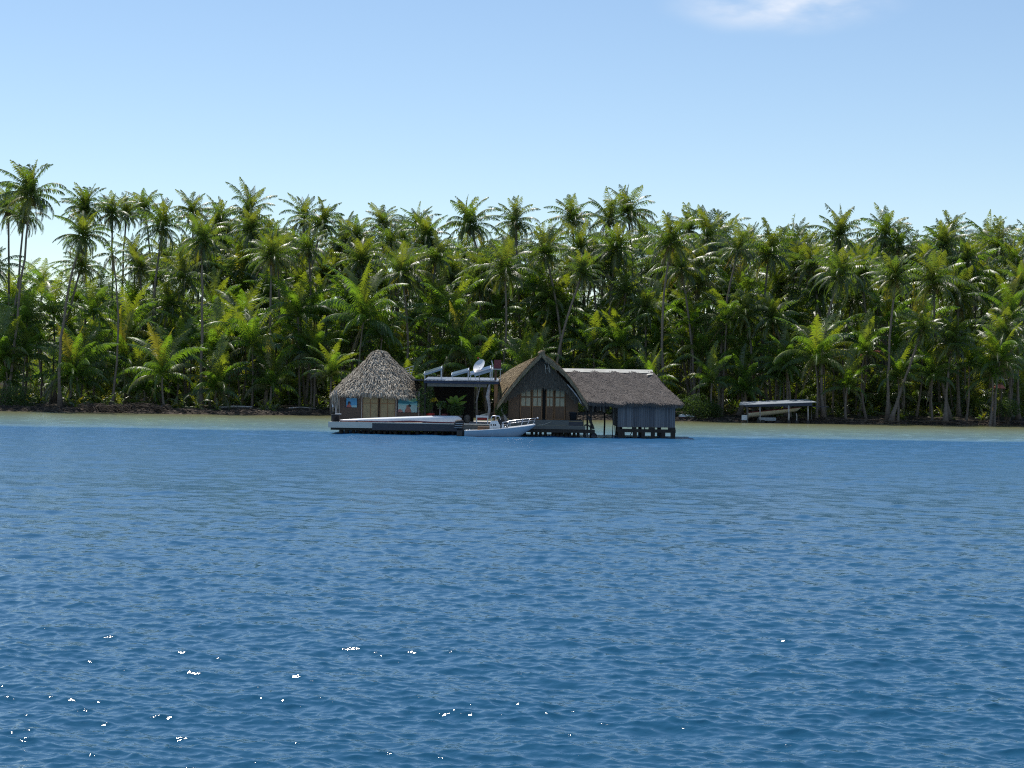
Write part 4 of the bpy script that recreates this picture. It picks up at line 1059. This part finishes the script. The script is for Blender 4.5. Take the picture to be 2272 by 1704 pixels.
MAT_CROWNS = []
for k in range(12):
    rg = np.random.default_rng(100+k)
    d = crown_data(200+k, n=int(rg.integers(24,28) if k%4==0 else rg.integers(32,40)), L=rg.uniform(3.6,4.3), hang=rg.uniform(.95,1.25), wind=(-rg.uniform(.05,.4), rg.uniform(-.2,.2)), sparse=rg.uniform(.82,1), dead=6 if k%4==0 else int(rg.integers(1,4)))
    MAT_CROWNS.append(fast_mesh('palm_crown_mesh', *d[:2], M['palm_leaf'], col=d[2]))
SPARSE = []
for k in range(2):
    d = crown_data(300+k, n=11, L=2.6, hang=1.25, sparse=.6, dead=5); SPARSE.append(fast_mesh('sparse_crown_mesh', *d[:2], M['palm_leaf'], col=d[2]))
YOUNG = []
for k in range(8):
    rg = np.random.default_rng(400+k)
    d = crown_data(500+k, n=int(rg.integers(18,23)), L=rg.uniform(5.4,6.4), young=True, wind=(-rg.uniform(0,.3),0), detail=60, dead=1)
    YOUNG.append(fast_mesh('young_crown_mesh', *d[:2], M['young_leaf'], col=d[2]))
def coco(seed):
    st = random.getstate(); random.seed(seed); mb = MB()
    for k in range(11):
        a = random.uniform(0,6.28); mb.ball((math.cos(a)*.33, math.sin(a)*.33, -.35-random.uniform(0,.45)), .14, 7, 5, (1,1,1.15))
    random.setstate(st)
    me = bpy.data.meshes.new('coconuts_mesh'); me.from_pydata(mb.v, [], mb.f); me.materials.append(M['coconut']); me.polygons.foreach_set('use_smooth',[True]*len(me.polygons)); return me
COCO = [coco(k) for k in range(3)]

palms = []
pr_ = random.Random(99)
def palm(hx, hy, D_, base=None, kind='tall', scale=1.0, bend=None, variant=None, rot=None):
    """hub seen at photo pixel; base = pixel x of the foot (None: random lean)"""
    hub = W(hx, hy, D_)
    bx = (W(base, 880, D_).x if base is not None else hub.x + pr_.gauss(0, .9 if kind == 'tall' else .3))
    by = D_ + pr_.uniform(-.8, .8)
    gzv = gz(bx, by) - .12
    if hub.z < gzv + .35: hub.z = gzv + .35
    H = hub.z-gzv
    o = bpy.data.objects.new('coconut_palm' if kind != 'young' else 'young_palm', None); scene.collection.objects.link(o); o.empty_display_size = .5
    o.location = (bx, by, gzv)
    top = hub - Vector((bx, by, gzv))
    if bend is None: bend = pr_.gauss(0, .035)*H
    mb = MB(); n = 10 if H > 5 else 5; pts = []; rad_ = []
    for i in range(n+1):
        t = i/n; p = Vector((top.x*t**1.25 + bend*math.sin(math.pi*t), top.y*t + pr_.gauss(0,.015)*H*math.sin(math.pi*t), top.z*t)); pts.append(p)
        r0 = .15 if kind == 'tall' else .11
        rad_.append(r0*(1.25-.55*t) + .24*math.exp(-t*H/1.0)*(1 if kind != 'young' else .3) + (.06*math.exp(-(1-t)*H/.5)))
    mb.tube(pts, rad_, 8)
    me = bpy.data.meshes.new('trunk'); me.from_pydata(mb.v, [], mb.f); me.materials.append(M['trunk']); me.polygons.foreach_set('use_smooth',[True]*len(me.polygons))
    tr = bpy.data.objects.new('trunk', me); scene.collection.objects.link(tr); tr.parent = o
    lib = {'tall': MAT_CROWNS, 'young': YOUNG, 'sparse': SPARSE}[kind]
    cm = lib[variant if variant is not None else pr_.randrange(len(lib))]
    cr = bpy.data.objects.new('crown', cm); scene.collection.objects.link(cr); cr.parent = o
    cr.location = top; d = (pts[-1]-pts[-2]).normalized()
    cr.rotation_euler = (pr_.gauss(0,.06)-d.y*.4, pr_.gauss(0,.06)+d.x*.6, rot if rot is not None else pr_.uniform(-.9,.9))
    s = scale*pr_.uniform(.95,1.2); cr.scale = (s, s, s*pr_.uniform(.92,1.08))
    if kind == 'tall':
        cc = bpy.data.objects.new('coconuts', COCO[pr_.randrange(3)]); scene.collection.objects.link(cc); cc.parent = o; cc.location = top; cc.scale = (s,s,s)
    palms.append(dict(o=o, x=hx, y=hy, D=D_, kind=kind, lean=(top.x)/max(H,1), H=H))

# palms one can tell apart: hub x, hub y, distance, foot x
KNOWN = [
 (69,435,204,18,1.15),(52,482,207,4,.95),(19,463,212,10,.95),(183,505,201,133,1.05),(180,575,210,118,.85),(190,448,228,192,.95),
 (249,455,230,262,.85),(280,458,240,286,.85),(321,445,244,322,.95),(361,485,214,344,1.05),(449,516,205,448,1.05),(428,455,232,432,.9),
 (488,470,240,490,.9),(549,455,236,552,1.0),(557,495,226,560,1.0),(299,553,222,276,.85),(675,468,232,676,1.0),(715,478,226,716,.9),
 (685,535,216,676,1.0),(602,552,210,590,1.0),(793,505,232,790,.95),(849,480,240,850,.9),(928,481,246,926,.8),(948,508,232,950,.9),
 (1043,481,222,1046,1.15),(1144,475,220,1160,1.0),(800,562,216,794,1.0),(891,589,212,893,1.1),(968,555,214,960,1.0),(1120,586,211,1100,1.05),
 (1070,600,217,1080,.9),(867,520,226,868,.9),(1272,470,226,1270,1.05),(1350,470,228,1362,.9),(1394,456,234,1395,1.05),(1211,545,214,1236,1.1),
 (1289,535,220,1290,1.0),(1292,589,209,1228,1.0),(1367,535,216,1350,1.05),(1488,521,208,1481,1.1),(1512,579,211,1540,.95),(1431,670,212,1424,.8),
 (1569,511,222,1560,1.0),(1637,535,212,1596,1.05),(1529,492,240,1530,.9),(1653,680,209,1638,.9),(1549,616,214,1545,.9),(1606,640,220,1600,.9),
 (1707,545,216,1706,1.1),(1764,525,226,1770,.95),(1862,508,228,1864,1.05),(1862,592,205,1826,1.05),(1964,503,226,1960,1.05),(1994,530,224,1994,.95),
 (1913,592,212,1910,.95),(1987,600,204,1972,1.1),(2109,500,230,2110,.85),(2092,530,222,2090,1.05),(2213,528,222,2190,1.1),(2072,612,208,2110,1.1),
 (2112,741,205,2096,1.05),(2227,721,206,2205,.95),(1717,690,208,1745,.95),(2267,616,212,2262,1.0),(2125,640,215,2125,.95),(1800,575,216,1812,.95),
 (2045,712,203.5,1977,.85),(2165,600,224,2165,.9),
]
for i_, (hx, hy, D_, bx, sc) in enumerate(KNOWN): palm(hx, hy + (0 if i_ < 3 else 20), D_, bx, 'tall', sc)
palm(250, 566, 203.5, 247, 'sparse', 1.0, variant=0)
palm(-15, 600, 208, -12, 'tall', 1.0)
# grove behind them
g_ = random.Random(5)
for k in range(52):
    hx = 345 + (2300-345)*(k+g_.uniform(.1,.9))/52; palm(hx, g_.uniform(530,590), g_.uniform(232,262), None, 'tall', g_.uniform(.85,1.05))
for k in range(62):
    hx = 300 + (2300-300)*(k+g_.uniform(.1,.9))/62; palm(hx, g_.uniform(575,690), g_.uniform(214,236), None, 'tall', g_.uniform(.85,1.05))
# young and half-grown palms
for px, py, D_, sc in ((806,715,209,1.15),(661,704,212,1.1),(1005,714,212,1.0),(360,835,203,1.0),(60,720,207,1.0),(10,800,204,1.0),(120,705,210,1.0),(95,640,222,.8),(20,690,214,1.0),
                       (700,795,210,.9),(1580,850,205,.8),(1380,770,211,.9),(1880,860,204,.8),(1745,820,206,.85),(470,790,208,1.0),(560,770,208,1.0),(170,835,203.5,.95)):
    palm(px, py, D_, None, 'young', sc)
for row, (n, y0, y1, d0, d1, x0_) in enumerate(((16,835,868,204,209,-25),(34,770,835,204,212,-20),(34,700,775,209,220,-20),(30,640,712,216,230,140))):
    for k in range(n):
        hx = x0_ + (2300-x0_)*(k+g_.uniform(.05,.95))/n; hy = g_.uniform(y0,y1); D_ = g_.uniform(d0,d1)
        if row == 1 and 330 < hx < 1560: D_ += 5
        palm(hx, hy, D_, None, 'young', g_.uniform(.75,1.05))

# labels
ZN = [(-99,120,'at the far left end of the shore'),(120,340,'beside the sky gap at left'),(340,560,'in the left half of the grove'),(560,735,'just left of the round hut'),(735,940,'rising behind the round hut'),
      (940,1110,'rising behind the open shelter'),(1110,1250,'rising behind the gabled hut'),(1250,1450,'rising behind the long shed'),(1450,1640,'between shed and boat shelter'),
      (1640,1820,'rising behind the boat shelter'),(1820,2030,'right of the boat shelter'),(2030,2900,'at the far right end of the shore')]
ORD = ['first','second','third','fourth','fifth','sixth','seventh','eighth','ninth','tenth','eleventh','twelfth','thirteenth','fourteenth','fifteenth','sixteenth']
for a, b, zt_ in ZN:
    for knd, lo_, hi_, txt in (('tall',0,512,'skyline palm'),('tall',512,560,'palm under the skyline'),('tall',560,620,'palm with mid height crown'),('tall',620,900,'low crowned palm'),
                             ('young',0,712,'large young palm'),('young',712,775,'bushy young palm'),('young',775,990,'low young palm'),('sparse',0,999,'ragged nearly bare palm')):
        ps = sorted([p for p in palms if p['kind'] == knd and a <= p['x'] < b and lo_ <= p['y'] < hi_], key=lambda p: p['x'])
        for i, p in enumerate(ps):
            ln_ = 'right leaning ' if p['lean'] > .12 else 'left leaning ' if p['lean'] < -.12 else ''
            s = (ln_ + txt + ' ' + zt_) + ('' if len(ps) == 1 else ', %s from left' % ORD[i])
            tag(p['o'], s, 'palm tree', 'coconut palms along the shore' if knd != 'young' else 'young palms under the grove')

# far grove behind: one mass nobody could count
low = [crown_data(700+k, n=18, L=4.6, detail=22, wide=1.9, dead=1) for k in range(4)] + [crown_data(720+k, n=13, L=5.2, young=True, detail=22, wide=1.8, dead=0) for k in range(3)]
fr = np.random.default_rng(77); parts = []
for k in range(930):
    px = fr.uniform(150, 2350) if k % 3 else fr.uniform(-80, 2350)
    y = fr.uniform(226, 300); x = (px-1136)*y/F
    d = low[int(fr.integers(0,4))] if k % 2 else low[4+int(fr.integers(0,3))]
    if px < 210: ht = fr.uniform(1, 7)
    elif px < 380: ht = fr.uniform(2, 12)
    else: ht = fr.uniform(4, 21.5) if k % 2 else fr.uniform(.5, 9)
    if k > 750: y = fr.uniform(217, 238); x = (px-1136)*y/F; ht = fr.uniform(-.3, 2.5); d = low[4+k%3]
    a = fr.uniform(0,6.28); s = fr.uniform(.85,1.15); c_, s_ = math.cos(a), math.sin(a)
    V = d[0] @ np.array([[c_,s_,0],[-s_,c_,0],[0,0,1]])*s + np.array([x,y,gz(x,y)+ht]); parts.append((V, d[1], d[2]))
V, Q, C = join(parts)
o = bpy.data.objects.new('far_grove', fast_mesh('far_grove', V, Q, M['palm_leaf'], col=C)); scene.collection.objects.link(o)
tag(o, 'dense far mass of palm fronds filling the back of the grove', 'grove', kind='stuff')
mb = MB()
for k in range(45):
    px = fr.uniform(330, 2300); y = fr.uniform(222, 290); x = (px-1136)*y/F; z = gz(x,y); h_ = fr.uniform(8,19); dx = fr.normal(0,.8)
    mb.tube([(x,y,z-.2),(x+dx*.4,y,z+h_*.5),(x+dx,y,z+h_)], [.2,.15,.12], 6, False)
o = mb.build('far_trunks', M['trunk'], None, True); tag(o, 'mass of thin pale trunks deep in the grove', 'grove', kind='stuff')

# undergrowth
parts = []
tuft = [crown_data(800+k, n=9, L=2.0, young=True, detail=12, wide=1.8, dead=0) for k in range(4)]
for k in range(260):
    px = fr.uniform(-60, 2330); y = None
    x = (px-1136)*208/F; y = float(shore(x)) + fr.uniform(2.5, 28)**1.0
    d = tuft[int(fr.integers(0,4))]; a = fr.uniform(0,6.28); s = fr.uniform(.35,1.1); c_, s_ = math.cos(a), math.sin(a)
    V = d[0] @ np.array([[c_,s_,0],[-s_,c_,0],[0,0,1]])*s + np.array([x,y,gz(x,y)]); parts.append((V, d[1], d[2]))
V, Q, C = join(parts)
o = bpy.data.objects.new('undergrowth', fast_mesh('undergrowth', V, Q, M['palm_leaf'], col=C)); scene.collection.objects.link(o)
tag(o, 'low ferns and seedlings covering the floor of the grove', 'undergrowth', kind='stuff')

# bushes
def bush(px, py, D_, r, sc, n, size, label, seed, m_='bush_leaf'):
    p = W(px, py, D_); zg = gz(p.x, D_)
    t = thing('bush', (p.x, D_, zg), label, 'bush')
    leaf_blob('foliage', Vector((p.x, D_, max(p.z, zg+.3))), r, n, size, M[m_], t, sc, seed)
    mb = MB()
    for k in range(5): mb.tube([(p.x+random.uniform(-.3,.3),D_,zg-.1),(p.x+random.uniform(-1,1)*r*.5,D_,max(p.z,zg+.3))], [.07,.03], 6)
    mb.build('stem', M['bark'], t)
bush(1542,905,203.5,1.5,(1.2,.8,1.0),2600,.12,'grey green bush at the waterline right of the long shed',41)
bush(1578,912,204.5,1.1,(1.2,.8,.9),1600,.12,'smaller bush at the shore between long shed and boat shelter',42)
bush(1335,812,214,1.9,(1.5,1,.8),3200,.14,'bright green bush rising above the left of the shed ridge',43,'young_leaf')
bush(1405,818,215,1.6,(1.6,1,.7),2400,.14,'bright green bush rising above the middle of the shed ridge',44,'young_leaf')
bush(1260,812,213,1.3,(1,1,1),1500,.12,'green bush peeping between gabled roof and shed ridge',45)
bush(2235,905,207,1.2,(1.3,.8,.8),1400,.12,'dark low bush at the far right waterline',46)
bush(30,885,201,1.6,(1.5,.9,.8),2200,.14,'dark low bush overhanging the far left waterline',47)

# shore debris: twigs, husks and coral lumps nobody could count
mb = MB(); r_ = random.Random(8)
for k in range(5200):
    px = r_.uniform(-60, 2330); x = (px-1136)*203/F; s = abs(r_.gauss(0,1))*2.2-.25; y = float(shore(x))+s; z = gz(x,y)
    if r_.random() < .55:
        a = r_.uniform(0,3.14); l_ = r_.uniform(.15,.9); v = Vector((math.cos(a)*l_, math.sin(a)*l_*.5, r_.gauss(0,.12)*l_)); w = r_.uniform(.012,.05)
        mb.beam(Vector((x,y,z+.05)), Vector((x,y,z+.05))+v, w)
    else: mb.ball((x,y,z+.02), r_.uniform(.05,.22), 5, 4, (1.3,1,.6), .25)
o = mb.build('shore_debris', M['litter']); tag(o, 'brown and pale driftwood, husks and coral lumps along the bank', 'debris', kind='stuff')
# roots and earth mound under the left palms
mb = MB(); r_ = random.Random(12)
for k in range(240):
    px = r_.uniform(200,385); x = (px-1136)*203/F; y = float(shore(x))+r_.uniform(.4,2.6); z = gz(x,y)
    a = r_.uniform(-.5,.5); l_ = r_.uniform(.5,1.8); mb.tube([(x,y,z+r_.uniform(.1,.6)),(x+l_*.5*math.cos(a),y-.2,z+r_.uniform(.2,.7)),(x+l_*math.cos(a),y-.5,z-.1)], [.05,.04,.02], 5)
o = mb.build('root_tangle', M['litter']); tag(o, 'dark tangle of roots and dead fronds on the left bank', 'roots', kind='stuff')

def log(p0, p1, r, label, mm='driftwood'):
    a, b = W(*p0), W(*p1)
    for q in (a, b): q.z = max(q.z, gz(q.x,q.y)+r*.6)
    m_ = (a+b)/2+Vector((0,0,.12)); o = MB().tube([a,m_,b],[r,r*.8,r*.45],8).build('driftwood_log', M[mm], None, True, origin=a); tag(o, label, 'driftwood', 'driftwood logs on the bank')
log((478,908,205.5),(560,918,204), .17, 'grey driftwood log sloping to the water left of the round hut')
log((640,918,207),(700,917,208), .10, 'thin grey log lying on the bank just left of the round hut')
log((215,914,199.6),(280,917,200.5), .09, 'thin pale log at the waterline under the leftmost shore palms')
log((1900,932,202),(1985,936,201.5), .09, 'brown log on the bank at the foot of the leaning palm', 'bark')
log((2040,935,203),(2130,938,203), .10, 'dark brown log along the right bank waterline', 'bark')
def dinghy(px, py, D_, ln, ang, label):
    p = W(px,py,D_); p.z = gz(p.x, D_); t = thing('small_boat', p, label, 'small boat')
    mb = MB(); vs = []; c_, s_ = math.cos(ang), math.sin(ang)
    for i in range(11):
        u = i/10; hb = .42*math.sin(math.pi*min(1,u*.75+.25))**.8+.01
        for a in np.linspace(0,math.pi,7): xx, yy = (u-.5)*ln, hb*math.cos(a); vs.append((p.x+xx*c_-yy*s_, p.y+xx*s_+yy*c_, p.z+.06+.40*math.sin(a)*(.35+.65*math.sin(math.pi*min(1,u*.8+.2)))))
    mb.add(vs, [(i*7+k,i*7+k+1,(i+1)*7+k+1,(i+1)*7+k) for i in range(10) for k in range(6)]+[tuple(range(7))]); mb.build('hull', M['gelcoat'], t, True)
    mb = MB(); mb.tube([Vector(vs[i*7]) for i in range(11)], .04, 5); mb.tube([Vector(vs[i*7+6]) for i in range(11)], .04, 5); mb.build('rim', M['maroon'], t)
dinghy(366,912,203.5,2.0,R(-50),'white upturned canoe tip poking out of the bank below the left palms')
dinghy(1524,911,203.4,1.9,R(5),'small white upturned boat on the bank at the right end of the shed')

# sheets and roofs glimpsed between the palms
def roofed(px0, px1, py, D_, hgt, mm, label, name='cabin', cat='cabin'):
    a, b = W(px0,py,D_), W(px1,py,D_); zg = gz((a.x+b.x)/2, D_)
    t = thing(name, ((a.x+b.x)/2, D_+2, zg), label, cat)
    mb = MB(); mb.add([(a.x-.3,D_-.4,a.z-.1),(b.x+.3,D_-.4,b.z-.1),(b.x+.1,D_+2,a.z+hgt),(a.x-.1,D_+2,a.z+hgt),(b.x+.3,D_+4.4,b.z-.1),(a.x-.3,D_+4.4,a.z-.1)], [(0,1,2,3),(3,2,4,5),(0,3,5),(1,4,2),(5,4,1,0)]); mb.build('roof', M[mm], t)
    MB().box(a.x, b.x, D_, D_+4, zg-.3, a.z-.103).build('wall', M['dark_plank'], t)
    MB().box((a.x+b.x)/2-.4, (a.x+b.x)/2+.4, D_-.03, D_-.003, zg, min(zg+2, a.z-.3)).build('door', M['brown_board'], t)
roofed(1915,1985,788,222,.7,'rust','low cabin with a rusty red roof hidden behind the leaning palm')
roofed(2148,2172,580,300,.9,'tin_blue','dark blue roofed house high among the crowns at upper right','house','house')
def umb(px0, px1, py, D_, label):
    a, b = W(px0,py,D_), W(px1,py,D_); c = (a+b)/2; zg = gz(c.x,D_); t = thing('sunshade', (c.x,D_,zg), label, 'sunshade')
    MB().lathe((c.x,D_,c.z), [((b.x-a.x)/2,-.25),((b.x-a.x)/2*.98,-.22),((b.x-a.x)*.3,.1),(.02,.3)], 8).build('canopy', M['pink'], t)
    MB().tube([(c.x,D_,zg),(c.x,D_,c.z+.28)], .03, 6).build('pole', M['bark'], t)
umb(2202,2232,857,206,'faded red sunshade half hidden by fronds at the far right')
